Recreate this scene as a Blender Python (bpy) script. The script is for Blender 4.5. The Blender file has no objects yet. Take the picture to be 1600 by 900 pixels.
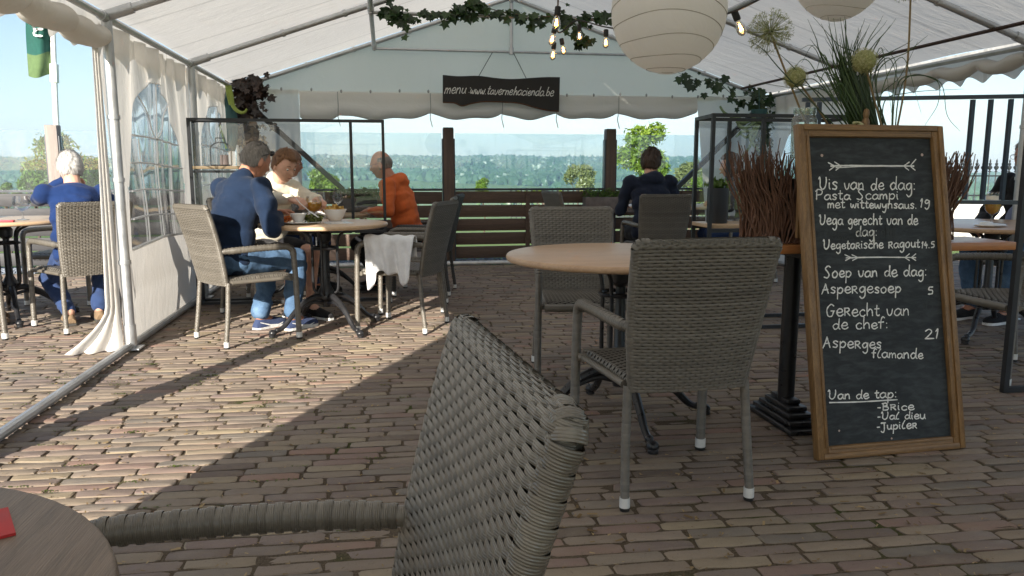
import bpy, bmesh, math, random
import numpy as np
from mathutils import Vector, Matrix, Euler
R = math.radians
random.seed(7)
RNG = np.random.default_rng(11)
SC = bpy.context.scene
COL = SC.collection

# ------------------------------------------------------------------ camera, world, sun, exposure
TILT, YAW, CAMH, FPX = R(8.624), R(9.265), 1.10, 1200.0
FWD = np.array([math.sin(YAW)*math.cos(TILT), math.cos(YAW)*math.cos(TILT), -math.sin(TILT)])
RGT = np.array([math.cos(YAW), -math.sin(YAW), 0.0])
UPV = np.cross(RGT, FWD)
CAM = np.array([0, 0, CAMH])
cam = bpy.data.objects.new('camera', bpy.data.cameras.new('camera'))
COL.objects.link(cam)
cam.matrix_world = Matrix(((RGT[0], UPV[0], -FWD[0], 0), (RGT[1], UPV[1], -FWD[1], 0), (RGT[2], UPV[2], -FWD[2], CAMH), (0, 0, 0, 1)))
cam.data.lens = 27.0; cam.data.sensor_width = 36.0
cam.data.clip_start = 0.02; cam.data.clip_end = 12000
SC.camera = cam

SUN_DIR = np.array([0.437, 0.90, 0.0]); SUN_DIR /= np.linalg.norm(SUN_DIR)   # way the light travels over the ground
SUN_EL = R(20.5)
W = bpy.data.worlds.new('World'); SC.world = W; W.use_nodes = True
wn, wl = W.node_tree.nodes, W.node_tree.links
sky = wn.new('ShaderNodeTexSky'); sky.sky_type = 'NISHITA'; sky.sun_disc = False
sky.sun_elevation = SUN_EL
az = math.atan2(-SUN_DIR[0], -SUN_DIR[1])          # compass bearing of the sun, clockwise from +Y
sky.sun_rotation = az
sky.air_density = 1.0; sky.dust_density = .7; sky.ozone_density = 1.0; sky.altitude = 200
# thin high cloud mixed into the sky
tc = wn.new('ShaderNodeTexCoord'); mp = wn.new('ShaderNodeMapping'); mp.inputs['Scale'].default_value = (1.2, 1.2, 6.0)
nz = wn.new('ShaderNodeTexNoise'); nz.inputs['Scale'].default_value = 2.2; nz.inputs['Detail'].default_value = 7; nz.inputs['Roughness'].default_value = .6
cr = wn.new('ShaderNodeValToRGB'); cr.color_ramp.elements[0].position = .42; cr.color_ramp.elements[1].position = .8
cr.color_ramp.elements[1].color = (.55, .55, .55, 1)
mx = wn.new('ShaderNodeMix'); mx.data_type = 'RGBA'; mx.inputs['B'].default_value = (4.6, 6.0, 7.8, 1)
wl.new(tc.outputs['Generated'], mp.inputs['Vector']); wl.new(mp.outputs['Vector'], nz.inputs['Vector']); wl.new(nz.outputs['Fac'], cr.inputs['Fac'])
wl.new(cr.outputs['Color'], mx.inputs['Factor']); wl.new(sky.outputs['Color'], mx.inputs['A'])
bg = wn['Background']; bg.inputs['Strength'].default_value = 0.072
wl.new(mx.outputs['Result'], bg.inputs['Color'])
sun = bpy.data.objects.new('sun', bpy.data.lights.new('sun', 'SUN')); COL.objects.link(sun)
sun.data.energy = 5.0; sun.data.angle = R(0.55); sun.data.color = (1.0, .93, .82)
sd = Vector((SUN_DIR[0]*math.cos(SUN_EL), SUN_DIR[1]*math.cos(SUN_EL), -math.sin(SUN_EL)))
sun.rotation_euler = sd.to_track_quat('-Z', 'Y').to_euler()
SC.view_settings.view_transform = 'Standard'; SC.view_settings.look = 'None'
SC.view_settings.gamma = 1.0; SC.view_settings.use_curve_mapping = False
SC.view_settings.exposure = 1.32
SC.render.engine = 'CYCLES'
cy = SC.cycles
cy.max_bounces = 10; cy.diffuse_bounces = 5; cy.glossy_bounces = 4; cy.transmission_bounces = 8; cy.transparent_max_bounces = 24
cy.caustics_reflective = False; cy.caustics_refractive = False
cy.use_denoising = True
cy.sample_clamp_indirect = 6.0

# ------------------------------------------------------------------ projection helpers (pixel of the 1600 px photo -> point in the place)
def ray(x, y): return FWD + RGT*(x-800)/FPX - UPV*(y-450)/FPX
def on_z(x, y, z=0.0):
    d = ray(x, y); return CAM + d*((z-CAMH)/d[2])
def on_y(x, y, Y):
    d = ray(x, y); return CAM + d*(Y/d[1])
def on_x(x, y, X):
    d = ray(x, y); return CAM + d*(X/d[0])
def on_plane(x, y, p, n):
    d = ray(x, y); return CAM + d*(np.dot(np.array(p)-CAM, n)/np.dot(d, n))

# ------------------------------------------------------------------ mesh builder
def vlen(v): return math.sqrt(v[0]**2+v[1]**2+v[2]**2)
def frames(path):
    P = [np.array(p, float) for p in path]; T = []
    for i in range(len(P)):
        t = P[min(i+1, len(P)-1)] - P[max(i-1, 0)]; T.append(t/(np.linalg.norm(t)+1e-12))
    ref = np.array([0, 0, 1.0]) if abs(T[0][2]) < .9 else np.array([1.0, 0, 0])
    n = np.cross(T[0], ref); n /= np.linalg.norm(n); out = []
    for t in T:
        n = n - t*np.dot(n, t); n /= (np.linalg.norm(n)+1e-12); out.append((n, np.cross(t, n)))
    return P, out
def smooth_path(pts, n=8, closed=False):
    P = [np.array(p, float) for p in pts]
    if len(P) < 3: 
        return [P[0]+(P[-1]-P[0])*i/n for i in range(n+1)]
    out = []; L = len(P)
    rng = range(L) if closed else range(L-1)
    for i in rng:
        a = P[(i-1) % L] if closed or i > 0 else P[i]*2-P[i+1]
        b = P[i]; c = P[(i+1) % L]
        d = P[(i+2) % L] if closed or i+2 < L else c*2-b
        for k in range(n):
            t = k/n
            out.append(.5*((2*b)+(c-a)*t+(2*a-5*b+4*c-d)*t*t+(3*b-a-3*c+d)*t**3))
    if not closed: out.append(P[-1])
    return out

class MB:
    def __init__(s): s.v = []; s.f = []; s.uv = None
    def add(s, vs, fs):
        o = len(s.v); s.v.extend([tuple(map(float, v)) for v in vs]); s.f.extend([tuple(i+o for i in f) for f in fs]); return s
    def box(s, c, size, rot=None, taper=1.0, bev=0.0):
        x, y, z = [k/2 for k in size]; b = min(bev, x*.9, y*.9, z*.9)
        if b > 0:
            bm = bmesh.new(); bmesh.ops.create_cube(bm, size=1.0)
            for v in bm.verts: v.co = Vector((v.co.x*2*x, v.co.y*2*y, v.co.z*2*z))
            bmesh.ops.bevel(bm, geom=bm.edges[:], offset=b, segments=2, affect='EDGES', profile=.5)
            vs = [v.co.copy() for v in bm.verts]; bm.verts.index_update(); fs = [[v.index for v in f.verts] for f in bm.faces]; bm.free()
        else:
            vs = [Vector(p) for p in ((-x,-y,-z),(x,-y,-z),(x,y,-z),(-x,y,-z),(-x*taper,-y*taper,z),(x*taper,-y*taper,z),(x*taper,y*taper,z),(-x*taper,y*taper,z))]
            fs = [(0,3,2,1),(4,5,6,7),(0,1,5,4),(1,2,6,5),(2,3,7,6),(3,0,4,7)]
        m = Euler(rot).to_matrix() if rot is not None and not isinstance(rot, Matrix) else rot
        C = Vector(c)
        return s.add([(m @ v if m else v)+C for v in vs], fs)
    def bar(s, a, b, w, h, up=(0,0,1)):
        a, b = np.array(a, float), np.array(b, float); t = b-a; L = np.linalg.norm(t); t /= L
        u = np.array(up, float); u = u-t*np.dot(u, t)
        if np.linalg.norm(u) < 1e-4: u = np.array([1.0, 0, 0])-t*t[0]
        u /= np.linalg.norm(u); sd_ = np.cross(t, u); vs = []
        for p in (a, b):
            for k, l in ((-1,-1),(1,-1),(1,1),(-1,1)): vs.append(p+sd_*k*w/2+u*l*h/2)
        return s.add(vs, [(0,3,2,1),(4,5,6,7),(0,1,5,4),(1,2,6,5),(2,3,7,6),(3,0,4,7)])
    def tube(s, path, r, seg=8, cap=True, flat=1.0):
        P, fr = frames(path); n = len(P); rr = r if hasattr(r, '__len__') else [r]*n; vs = []; fs = []
        for p, (a, b), q in zip(P, fr, rr):
            for k in range(seg):
                th = 2*math.pi*k/seg; vs.append(p+a*math.cos(th)*q+b*math.sin(th)*q*flat)
        for i in range(n-1):
            for k in range(seg):
                k2 = (k+1) % seg; fs.append((i*seg+k, i*seg+k2, (i+1)*seg+k2, (i+1)*seg+k))
        if cap: fs.append(tuple(range(seg-1, -1, -1))); fs.append(tuple((n-1)*seg+k for k in range(seg)))
        return s.add(vs, fs)
    def lathe(s, prof, seg=32, c=(0,0,0), closed=False):
        vs = []; fs = []; n = len(prof)
        for r, z in prof:
            for k in range(seg):
                th = 2*math.pi*k/seg; vs.append((c[0]+r*math.cos(th), c[1]+r*math.sin(th), c[2]+z))
        for i in range(n-1):
            for k in range(seg):
                k2 = (k+1) % seg; fs.append((i*seg+k, i*seg+k2, (i+1)*seg+k2, (i+1)*seg+k))
        if prof[0][0] > 1e-4 and not closed: fs.append(tuple(range(seg-1, -1, -1)))
        if prof[-1][0] > 1e-4 and not closed: fs.append(tuple((n-1)*seg+k for k in range(seg)))
        return s.add(vs, fs)
    def grid(s, pts, thick=0.0, nrm=None):
        """pts[i][j] -> sheet; with thick a closed slab offset along nrm"""
        n, m = len(pts), len(pts[0]); vs = [p for row in pts for p in row]
        fs = [(i*m+j, i*m+j+1, (i+1)*m+j+1, (i+1)*m+j) for i in range(n-1) for j in range(m-1)]
        if thick:
            N = np.array(nrm, float)*thick; o = n*m; vs = vs+[np.array(p)+N for p in vs]
            fs += [(o+i*m+j, o+(i+1)*m+j, o+(i+1)*m+j+1, o+i*m+j+1) for i in range(n-1) for j in range(m-1)]
            for j in range(m-1):
                fs.append((j, o+j, o+j+1, j+1)); q = (n-1)*m; fs.append((q+j, q+j+1, o+q+j+1, o+q+j))
            for i in range(n-1):
                fs.append((i*m, (i+1)*m, o+(i+1)*m, o+i*m)); q = m-1; fs.append((i*m+q, o+i*m+q, o+(i+1)*m+q, (i+1)*m+q))
        return s.add(vs, fs)
    def ball(s, c, r, seg=16, rings=10, rot=None):
        rx, ry, rz = (r, r, r) if not hasattr(r, '__len__') else r
        vs = [(0, 0, -rz)]; fs = []
        for i in range(1, rings):
            ph = -math.pi/2+math.pi*i/rings
            for k in range(seg):
                th = 2*math.pi*k/seg; vs.append((rx*math.cos(ph)*math.cos(th), ry*math.cos(ph)*math.sin(th), rz*math.sin(ph)))
        vs.append((0, 0, rz)); t = len(vs)-1
        for k in range(seg):
            fs.append((0, 1+(k+1) % seg, 1+k)); q = 1+(rings-2)*seg; fs.append((t, q+k, q+(k+1) % seg))
        for i in range(rings-2):
            for k in range(seg):
                a = 1+i*seg; k2 = (k+1) % seg; fs.append((a+k, a+k2, a+seg+k2, a+seg+k))
        if rot is not None:
            m = rot if isinstance(rot, Matrix) else Euler(rot).to_matrix(); vs = [m @ Vector(v) for v in vs]
        return s.add([(v[0]+c[0], v[1]+c[1], v[2]+c[2]) for v in vs], fs)
    def cone(s, a, ra, b, rb, seg=12):
        s.tube([a, b], [ra, rb], seg); s.ball(a, ra, seg, 8); s.ball(b, rb, seg, 8); return s
    def prism(s, outline, z0, z1):
        n = len(outline); vs = [(x, y, z0) for x, y in outline]+[(x, y, z1) for x, y in outline]
        fs = [tuple(range(n-1, -1, -1)), tuple(range(n, 2*n))]+[(i, (i+1) % n, n+(i+1) % n, n+i) for i in range(n)]
        return s.add(vs, fs)
    def mesh(s, name):
        me = bpy.data.meshes.new(name); me.from_pydata(s.v, [], s.f); me.update(); return me
    def build(s, name, m, parent=None, smooth=True, ang=35):
        me = s.mesh(name); return link(name, me, m, parent, smooth, ang)

def link(name, me, m, parent=None, smooth=True, ang=35):
    if m is not None and len(me.materials) == 0: me.materials.append(m)
    if smooth and len(me.polygons):
        me.polygons.foreach_set('use_smooth', [True]*len(me.polygons)); me.set_sharp_from_angle(angle=R(ang))
    o = bpy.data.objects.new(name, me); COL.objects.link(o)
    if parent is not None: o.parent = parent
    return o
def np_mesh(name, V, F4, m, parent=None, smooth=False):
    me = bpy.data.meshes.new(name); V = np.asarray(V, np.float32); F4 = np.asarray(F4, np.int32); k = F4.shape[1]
    me.vertices.add(len(V)); me.vertices.foreach_set('co', V.ravel())
    me.loops.add(F4.size); me.loops.foreach_set('vertex_index', F4.ravel())
    me.polygons.add(len(F4)); me.polygons.foreach_set('loop_start', np.arange(len(F4), dtype=np.int32)*k)
    me.update(calc_edges=True); me.validate()
    return link(name, me, m, parent, smooth, 40)
def tag(o, label=None, cat=None, group=None, kind=None):
    if label: o['label'] = label
    if cat: o['category'] = cat
    if group: o['group'] = group
    if kind: o['kind'] = kind
    return o
def thing(name, label, cat, loc=(0,0,0), rz=0.0, group=None):
    o = bpy.data.objects.new(name, None); COL.objects.link(o); o.empty_display_size = .1
    o.location = [float(k) for k in loc]; o.rotation_euler = (0, 0, rz); return tag(o, label, cat, group)
def copy_tree(o, parent=None):
    c = o.copy(); COL.objects.link(c); c.parent = parent
    for ch in [k for k in COL.objects if k.parent == o]: copy_tree(ch, c)
    return c
def dup(root, label, loc, rz, group=None):
    c = copy_tree(root); c.location = [float(k) for k in loc]; c.rotation_euler = (0, 0, rz); c['label'] = label
    if group: c['group'] = group
    return c

# ------------------------------------------------------------------ materials
class NT:
    def __init__(s, name):
        s.m = bpy.data.materials.new(name); s.m.use_nodes = True; s.t = s.m.node_tree; s.b = s.t.nodes['Principled BSDF']; s.out = s.t.nodes['Material Output']
    def n(s, typ, **kw):
        q = s.t.nodes.new('ShaderNode'+typ)
        for k, v in kw.items():
            if k.startswith('_'): q.inputs[k[1:].replace('__', ' ')].default_value = v
            else: setattr(q, k, v)
        return q
    def l(s, a, b): s.t.links.new(a, b)
    def coord(s, kind='Object', scale=(1,1,1), rot=(0,0,0)):
        t = s.n('TexCoord'); m = s.n('Mapping'); m.inputs['Scale'].default_value = scale; m.inputs['Rotation'].default_value = rot
        s.l(t.outputs[kind], m.inputs['Vector']); return m.outputs['Vector']
    def noise(s, vec, scale, detail=5, rough=.6, dist=0.0):
        q = s.n('TexNoise', _Scale=scale, _Detail=detail, _Roughness=rough, _Distortion=dist); s.l(vec, q.inputs['Vector']); return q.outputs['Fac']
    def ramp(s, fac, stops):
        q = s.n('ValToRGB'); e = q.color_ramp.elements
        while len(e) < len(stops): e.new(.5)
        for k, (p, c) in zip(e, stops): k.position = p; k.color = (*c, 1) if len(c) == 3 else c
        s.l(fac, q.inputs['Fac']); return q.outputs['Color']
    def mix(s, fac, a, b, mode='MIX'):
        q = s.n('Mix', data_type='RGBA', blend_type=mode)
        for sock, v in (('Factor', fac), ('A', a), ('B', b)):
            if hasattr(v, 'links'): s.l(v, q.inputs[sock])
            else: q.inputs[sock].default_value = v if sock == 'Factor' else ((*v, 1) if len(v) == 3 else v)
        return q.outputs['Result']
    def math(s, op, a, b=0.0):
        q = s.n('Math', operation=op)
        for i, v in enumerate((a, b)):
            if hasattr(v, 'links'): s.l(v, q.inputs[i])
            else: q.inputs[i].default_value = v
        return q.outputs[0]
    def bump(s, h, strength=.3, dist=.01):
        q = s.n('Bump', _Strength=strength, _Distance=dist); s.l(h, q.inputs['Height']); s.l(q.outputs['Normal'], s.b.inputs['Normal']); return q
    def set(s, col=None, rough=None, metal=None, spec=None):
        for nm, v in (('Base Color', col), ('Roughness', rough), ('Metallic', metal), ('Specular IOR Level', spec)):
            if v is None: continue
            if hasattr(v, 'links'): s.l(v, s.b.inputs[nm])
            else: s.b.inputs[nm].default_value = (*v, 1) if nm == 'Base Color' and len(v) == 3 else v
        return s.m
def pm(name, col, rough=.5, metal=0.0, var=.18, scale=12, bump=0.0, bscale=80, spec=.5, sheen=0.0, stretch=(1,1,1)):
    t = NT(name); v = t.coord('Object', stretch); f = t.noise(v, scale)
    lo = tuple(c*(1-var) for c in col); hi = tuple(min(1, c*(1+var)) for c in col)
    c = t.ramp(f, [(.3, lo), (.7, hi)])
    r = t.n('MapRange', _From__Min=.3, _From__Max=.7, _To__Min=max(0, rough-.08), _To__Max=min(1, rough+.08)); t.l(f, r.inputs['Value'])
    t.set(c, r.outputs['Result'], metal, spec)
    if bump: t.bump(t.noise(v, bscale, 4), bump, .004)
    if sheen: t.b.inputs['Sheen Weight'].default_value = sheen
    return t.m
def wood(name, dark, light, rough=.45, axis=0, scale=7.0, stretch=14.0, bump=.12):
    t = NT(name); sc = [stretch]*3; sc[axis] = 1.0
    v = t.coord('Object', tuple(sc)); f = t.noise(v, scale/3, 6, .65, .6); f2 = t.noise(v, scale*3, 4, .6, .2)
    c = t.ramp(f, [(.25, dark), (.5, tuple((a+b)/2 for a, b in zip(dark, light))), (.75, light)])
    c = t.mix(.28, c, t.ramp(f2, [(.35, tuple(k*.7 for k in dark)), (.65, light)]))
    t.set(c, rough); t.bump(f2, bump, .003); return t.m
def fabric(name, col, bump=.25, scale=9, var=.12, trans=0.0):
    t = NT(name); v = t.coord('Object'); f = t.noise(v, scale, 4); w = t.noise(v, 420, 2)
    c = t.ramp(f, [(.3, tuple(k*(1-var) for k in col)), (.7, tuple(min(1, k*(1+var)) for k in col))])
    t.set(c, .9, 0, .2); t.b.inputs['Sheen Weight'].default_value = .07
    t.bump(t.mix(.25, f, w), bump, .02)
    return t.m
def thin_glass(name, tint=(1,1,1), refl=.06, rough=.02, dirt=0.0):
    """single sheet: see-through with a fresnel reflection and a little dust"""
    t = NT(name); t.t.nodes.remove(t.b)
    tr = t.n('BsdfTransparent'); tr.inputs['Color'].default_value = (*tint, 1)
    gl = t.n('BsdfGlossy', _Roughness=rough); fr = t.n('LayerWeight', _Blend=.35); mr = t.n('MapRange', _To__Min=refl*.6, _To__Max=.75); t.l(fr.outputs['Fresnel'], mr.inputs['Value'])
    a = t.n('MixShader'); t.l(mr.outputs['Result'], a.inputs['Fac']); t.l(tr.outputs[0], a.inputs[1]); t.l(gl.outputs[0], a.inputs[2]); o = a
    if dirt:
        df = t.n('BsdfDiffuse'); df.inputs['Color'].default_value = (.8, .8, .8, 1); v = t.coord('Object', (1, 1, .25)); nz_ = t.noise(v, 5, 6)
        m2 = t.n('MapRange', _From__Min=.4, _From__Max=.8, _To__Min=dirt*.2, _To__Max=dirt); t.l(nz_, m2.inputs['Value'])
        b = t.n('MixShader'); t.l(m2.outputs['Result'], b.inputs['Fac']); t.l(a.outputs[0], b.inputs[1]); t.l(df.outputs[0], b.inputs[2]); o = b
    t.l(o.outputs[0], t.out.inputs['Surface']); return t.m
def pvc(name, col=(.86, .84, .8), trans=.45, var=.05, seam=0.0):
    """tent sheet: diffuse and translucent, with soft creases"""
    t = NT(name); t.t.nodes.remove(t.b); v = t.coord('Object'); f = t.noise(v, 1.3, 5); g = t.noise(t.coord('Object', (1, 3, 1), (0, 0, .5)), 3.2, 6, .6, .8)
    c = t.ramp(f, [(.3, tuple(k*(1-var) for k in col)), (.7, col)])
    if seam:                                   # welded overlaps of the sheet, one a metre
        sp = t.n('SeparateXYZ'); t.l(v, sp.inputs[0]); fr = t.math('FRACT', t.math('ADD', sp.outputs[1], 100.5)); c = t.mix(t.math('MULTIPLY', t.math('LESS_THAN', fr, .035), seam), c, tuple(k*.72 for k in col))
        st = t.noise(t.coord('Object', (3.5, .35, 1)), 2.5, 5); c = t.mix(t.math('MULTIPLY', t.ramp(st, [(.55, (0,)*3), (.8, (1,)*3)]), .22), c, tuple(k*q for k, q in zip(col, (.74, .70, .62))))
    bp = t.n('Bump', _Strength=.22, _Distance=.05); t.l(g, bp.inputs['Height'])
    d = t.n('BsdfDiffuse'); s = t.n('BsdfTranslucent'); gl = t.n('BsdfGlossy', _Roughness=.45)
    for q in (d, s): t.l(c, q.inputs['Color'])
    for q in (d, s, gl): t.l(bp.outputs['Normal'], q.inputs['Normal'])
    a = t.n('MixShader', _Fac=trans); t.l(d.outputs[0], a.inputs[1]); t.l(s.outputs[0], a.inputs[2])
    b = t.n('MixShader', _Fac=.03); t.l(a.outputs[0], b.inputs[1]); t.l(gl.outputs[0], b.inputs[2]); t.l(b.outputs[0], t.out.inputs['Surface']); return t.m
def leafmat(name, dark, light, trans=.35):
    t = NT(name); g = t.n('NewGeometry'); c = t.ramp(g.outputs['Random Per Island'], [(0, dark), (.6, tuple((a+b)/2 for a, b in zip(dark, light))), (1, light)])
    t.t.nodes.remove(t.b); d = t.n('BsdfDiffuse'); s = t.n('BsdfTranslucent'); gl = t.n('BsdfGlossy', _Roughness=.4)
    for q in (d, s): t.l(c, q.inputs['Color'])
    a = t.n('MixShader', _Fac=trans); t.l(d.outputs[0], a.inputs[1]); t.l(s.outputs[0], a.inputs[2])
    b = t.n('MixShader', _Fac=.05); t.l(a.outputs[0], b.inputs[1]); t.l(gl.outputs[0], b.inputs[2]); t.l(b.outputs[0], t.out.inputs['Surface']); return t.m

M = {}
M['pvc'] = pvc('tent_pvc', (.88, .85, .80), .36, .05, .7); M['pvc_wall'] = pvc('tent_wall_pvc', (.84, .81, .76), .4)
M['tube'] = pm('galvanised_tube', (.55, .56, .57), .42, .75, .15, 9, .08, 60)
M['clear'] = thin_glass('clear_window_film', (.93, .95, .98), .08, .08, .10)
M['glass'] = thin_glass('glass_panel', (.86, .93, .95), .05, .01, .07)
M['plexi'] = thin_glass('screen_glass', (.95, .97, .98), .04, .01, .03)
M['ware'] = thin_glass('drinking_glass', (.97, .98, .98), .12, .0)
M['black'] = pm('black_powder_coat', (.022, .024, .028), .42, 0, .2, 15, .05, 120)
M['iron'] = pm('black_cast_iron', (.02, .02, .022), .32, 0, .3, 18, .15, 70)
M['cap'] = pm('aluminium_foot', (.74, .74, .72), .45, .25, .06, 30)
M['rubber'] = pm('black_rubber', (.02, .02, .02), .7)
M['white'] = pm('white_plastic', (.82, .82, .80), .4, 0, .04)
M['cable'] = pm('black_cable', (.02, .02, .02), .6)
# ------------------------------------------------------------------ the setting
def wparent(o, root):
    """part whose mesh is laid out in world coordinates, hung under a thing standing elsewhere"""
    o.parent = root
    o.matrix_parent_inverse = (Matrix.Translation(root.location) @ root.rotation_euler.to_matrix().to_4x4()).inverted()
    return o
def wb(mb, name, m, root, smooth=True, ang=35): return wparent(mb.build(name, m, None, smooth, ang), root)

def fnoise(x, y, seed=0):
    """smooth value noise for terrain and cloth"""
    x = np.asarray(x, float); y = np.asarray(y, float); xi = np.floor(x).astype(int); yi = np.floor(y).astype(int); fx = x-xi; fy = y-yi
    fx = fx*fx*(3-2*fx); fy = fy*fy*(3-2*fy)
    def h(a, b):
        n = (a*374761393+b*668265263+seed*974711) & 0x7fffffff; n = ((n ^ (n >> 13))*1274126177) & 0x7fffffff
        return ((n ^ (n >> 16)) & 0xffff)/65535.0
    return (h(xi, yi)*(1-fx)+h(xi+1, yi)*fx)*(1-fy)+(h(xi, yi+1)*(1-fx)+h(xi+1, yi+1)*fx)*fy

# --- terrain: one sheet out to the horizon
def terrain_h(x, y):
    x = np.asarray(x, float); y = np.asarray(y, float)
    prof_y = [-8000, -40, 10.5, 14, 30, 60, 150, 400, 800, 1150, 1500, 1800, 2100, 3000, 8000]
    prof_z = [4, 0, 0, -.35, -1.9, -4.2, -11, -24, -33, -30, -14, 12, 27, 30, 34]
    r = np.hypot(x, y); front = np.where(y > 0, np.minimum(y*1.0+np.abs(x)*.06, r), y)
    z = np.interp(front, prof_y, prof_z)-.06
    k = np.clip((r-300)/900, 0, 1)
    z = z+k*((fnoise(x/420+9, y/420, 3)-.5)*14+(fnoise(x/160, y/160, 4)-.5)*6)
    z = z-k*np.clip((-x-200)/900, 0, 1)*9-k*np.clip((x-700)/900, 0, 1)*26
    k2 = np.clip((front-14)/40, 0, 1)
    return z+k2*(fnoise(x/25, y/25, 8)-.5)*.7
a_front = np.radians(np.arange(-34, 56.01, .3)); a_back = np.radians(np.arange(60, 322, 6.0)); ANG = np.concatenate([a_front, a_back]); ANG = np.concatenate([ANG, ANG[:1]+2*np.pi])
RAD = np.concatenate([[0.3, 2, 5, 8, 10.6, 12, 14, 17, 21, 26, 32, 40, 50, 62, 78, 100, 130, 170, 220, 290, 380, 480, 600, 720, 840], np.arange(950, 2300, 28), [2450, 2800]])
A_, R_ = np.meshgrid(ANG, RAD); X_ = np.sin(A_)*R_; Y_ = np.cos(A_)*R_; Z_ = terrain_h(X_, Y_)
na = len(ANG); I, J = np.meshgrid(np.arange(len(RAD)-1), np.arange(na-1), indexing='ij'); b0 = (I*na+J).ravel()
t = NT('meadow_ground'); g = t.n('NewGeometry'); mpn = t.n('Mapping'); t.l(g.outputs['Position'], mpn.inputs['Vector'])
f1 = t.noise(mpn.outputs['Vector'], .004, 3, .5); f2 = t.noise(mpn.outputs['Vector'], .35, 5)
vor = t.n('TexVoronoi', _Scale=.0035); t.l(mpn.outputs['Vector'], vor.inputs['Vector']); sx = t.n('SeparateColor'); t.l(vor.outputs['Color'], sx.inputs['Color'])
c = t.ramp(sx.outputs[0], [(.0, (.10, .17, .045)), (.4, (.16, .24, .06)), (.7, (.20, .27, .09)), (1, (.12, .20, .05))])
c = t.mix(.35, c, t.ramp(f2, [(.3, (.05, .09, .02)), (.7, (.18, .24, .07))]))
t.set(c, .95, 0, .1); M['meadow'] = t.m
gr = np_mesh('ground', np.stack([X_.ravel(), Y_.ravel(), Z_.ravel()], 1), np.stack([b0, b0+na, b0+na+1, b0+1], 1), M['meadow'], None, True)
tag(gr, kind='structure')

# --- far wood on the valley's other side: tree crowns, one mass
def ico(sub):
    bm = bmesh.new(); bmesh.ops.create_icosphere(bm, subdivisions=sub, radius=1); bm.verts.index_update()
    v = np.array([q.co[:] for q in bm.verts]); f = np.array([[q.index for q in p.verts] for p in bm.faces]); bm.free(); return v, f
IV, IF = ico(2)
def crowns(P, rad, hgt, seed):
    r = np.random.default_rng(seed); n = len(P); k = len(IV)
    s = np.stack([rad, rad, hgt], 1); V = IV[None]*s[:, None]*(1+.22*r.standard_normal((n, k, 1)))+P[:, None]
    F = IF[None]+(np.arange(n)*k)[:, None, None]; return V.reshape(-1, 3), F.reshape(-1, 3)
n = 26000; aa = np.radians(RNG.uniform(-33, 52, n)); rr = np.sqrt(RNG.uniform(1120**2, 2180**2, n)); x = np.sin(aa)*rr; y = np.cos(aa)*rr
keep = (fnoise(x/230+5, y/230+2, 21) > .02+.62*np.clip((1560-rr)/300, 0, 1)); x, y = x[keep], y[keep]; z = terrain_h(x, y); rad = RNG.uniform(6, 11, len(x))
V, F = crowns(np.stack([x, y, z+5], 1), rad, rad*RNG.uniform(.9, 1.35, len(x)), 5)
M['wood_far'] = leafmat('far_wood_leaves', (.036, .088, .032), (.056, .115, .042), .0)
far = np_mesh('wood', V, F, M['wood_far'], None, True); tag(far, 'wooded hillside across the valley fading to blue', 'wood', kind='stuff')
n = 500; aa = np.radians(RNG.uniform(-33, 52, n)); rr = np.sqrt(RNG.uniform(700**2, 1250**2, n)); x = np.sin(aa)*rr; y = np.cos(aa)*rr
keep = fnoise(x/120, y/50, 31) > .62; x, y = x[keep], y[keep]; rad = RNG.uniform(3, 6.5, len(x))
V, F = crowns(np.stack([x, y, terrain_h(x, y)+3], 1), rad, rad*1.05, 6)
M['hedge_far'] = leafmat('far_hedge_leaves', (.04, .085, .02), (.10, .17, .04), 0)
hd = np_mesh('valley_hedges', V, F, M['hedge_far'], None, True); tag(hd, 'hedges and copses dotted over the pale valley fields', 'hedges', kind='stuff')

# --- terrace: sand bed and every paving brick
t = NT('joint_sand'); v = t.coord('Object'); f = t.noise(v, 2.2, 5); h = t.noise(v, 160, 3)
c = t.ramp(h, [(.3, (.055, .042, .030)), (.7, (.15, .115, .08))]); c = t.mix(t.ramp(f, [(.55, (0, 0, 0)), (.68, (1, 1, 1))]), c, t.ramp(h, [(.3, (.03, .035, .012)), (.7, (.09, .10, .03))]))
t.set(c, .95, 0, .1); t.bump(h, .6, .006); M['sand'] = t.m
mb = MB(); mb.box((1.5, 2.05, -.05), (22, 14.0, .0895)); base = mb.build('terrace_bed', M['sand'], None, False); tag(base, kind='structure')
base.location.z = 0.0
PX, PY = .212, .0610
rows = np.arange(-.6, 9.25, PY); cx = []; cyy = []; ha = []
for i, yy in enumerate(rows):
    x0 = -6.2+RNG.uniform(0, PX)
    while x0 < 8.2:
        L = PX*RNG.uniform(.90, 1.10) if RNG.random() > .03 else PX*.5
        cx.append(x0+L/2); cyy.append(yy); ha.append(L/2-.0030-abs(RNG.normal(0, .0022))); x0 += L
cx = np.array(cx); cyy = np.array(cyy); ha = np.array(ha); nb = len(cx)
cyy = cyy+.010*np.sin(cx*1.3+cyy*.7)+.012*(fnoise(cx*1.1, cyy*.5, 2)-.5)+RNG.normal(0, .0013, nb)
NP = 14; th = (np.arange(NP)+.5)*2*np.pi/NP
ex = np.sign(np.cos(th))*np.abs(np.cos(th))**.28; ey = np.sign(np.sin(th))*np.abs(np.sin(th))**.28
cyy = cyy-.033*(cx-1.5); kp = cyy < 9.03; cx, cyy, ha = cx[kp], cyy[kp], ha[kp]; nb = len(cx)
hb = PY/2-.0032+RNG.normal(0, .0011, nb)
ox = ex[None]*ha[:, None]+RNG.normal(0, .0028, (nb, NP)); oy = ey[None]*hb[:, None]+RNG.normal(0, .0021, (nb, NP))+ox*-.033
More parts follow.
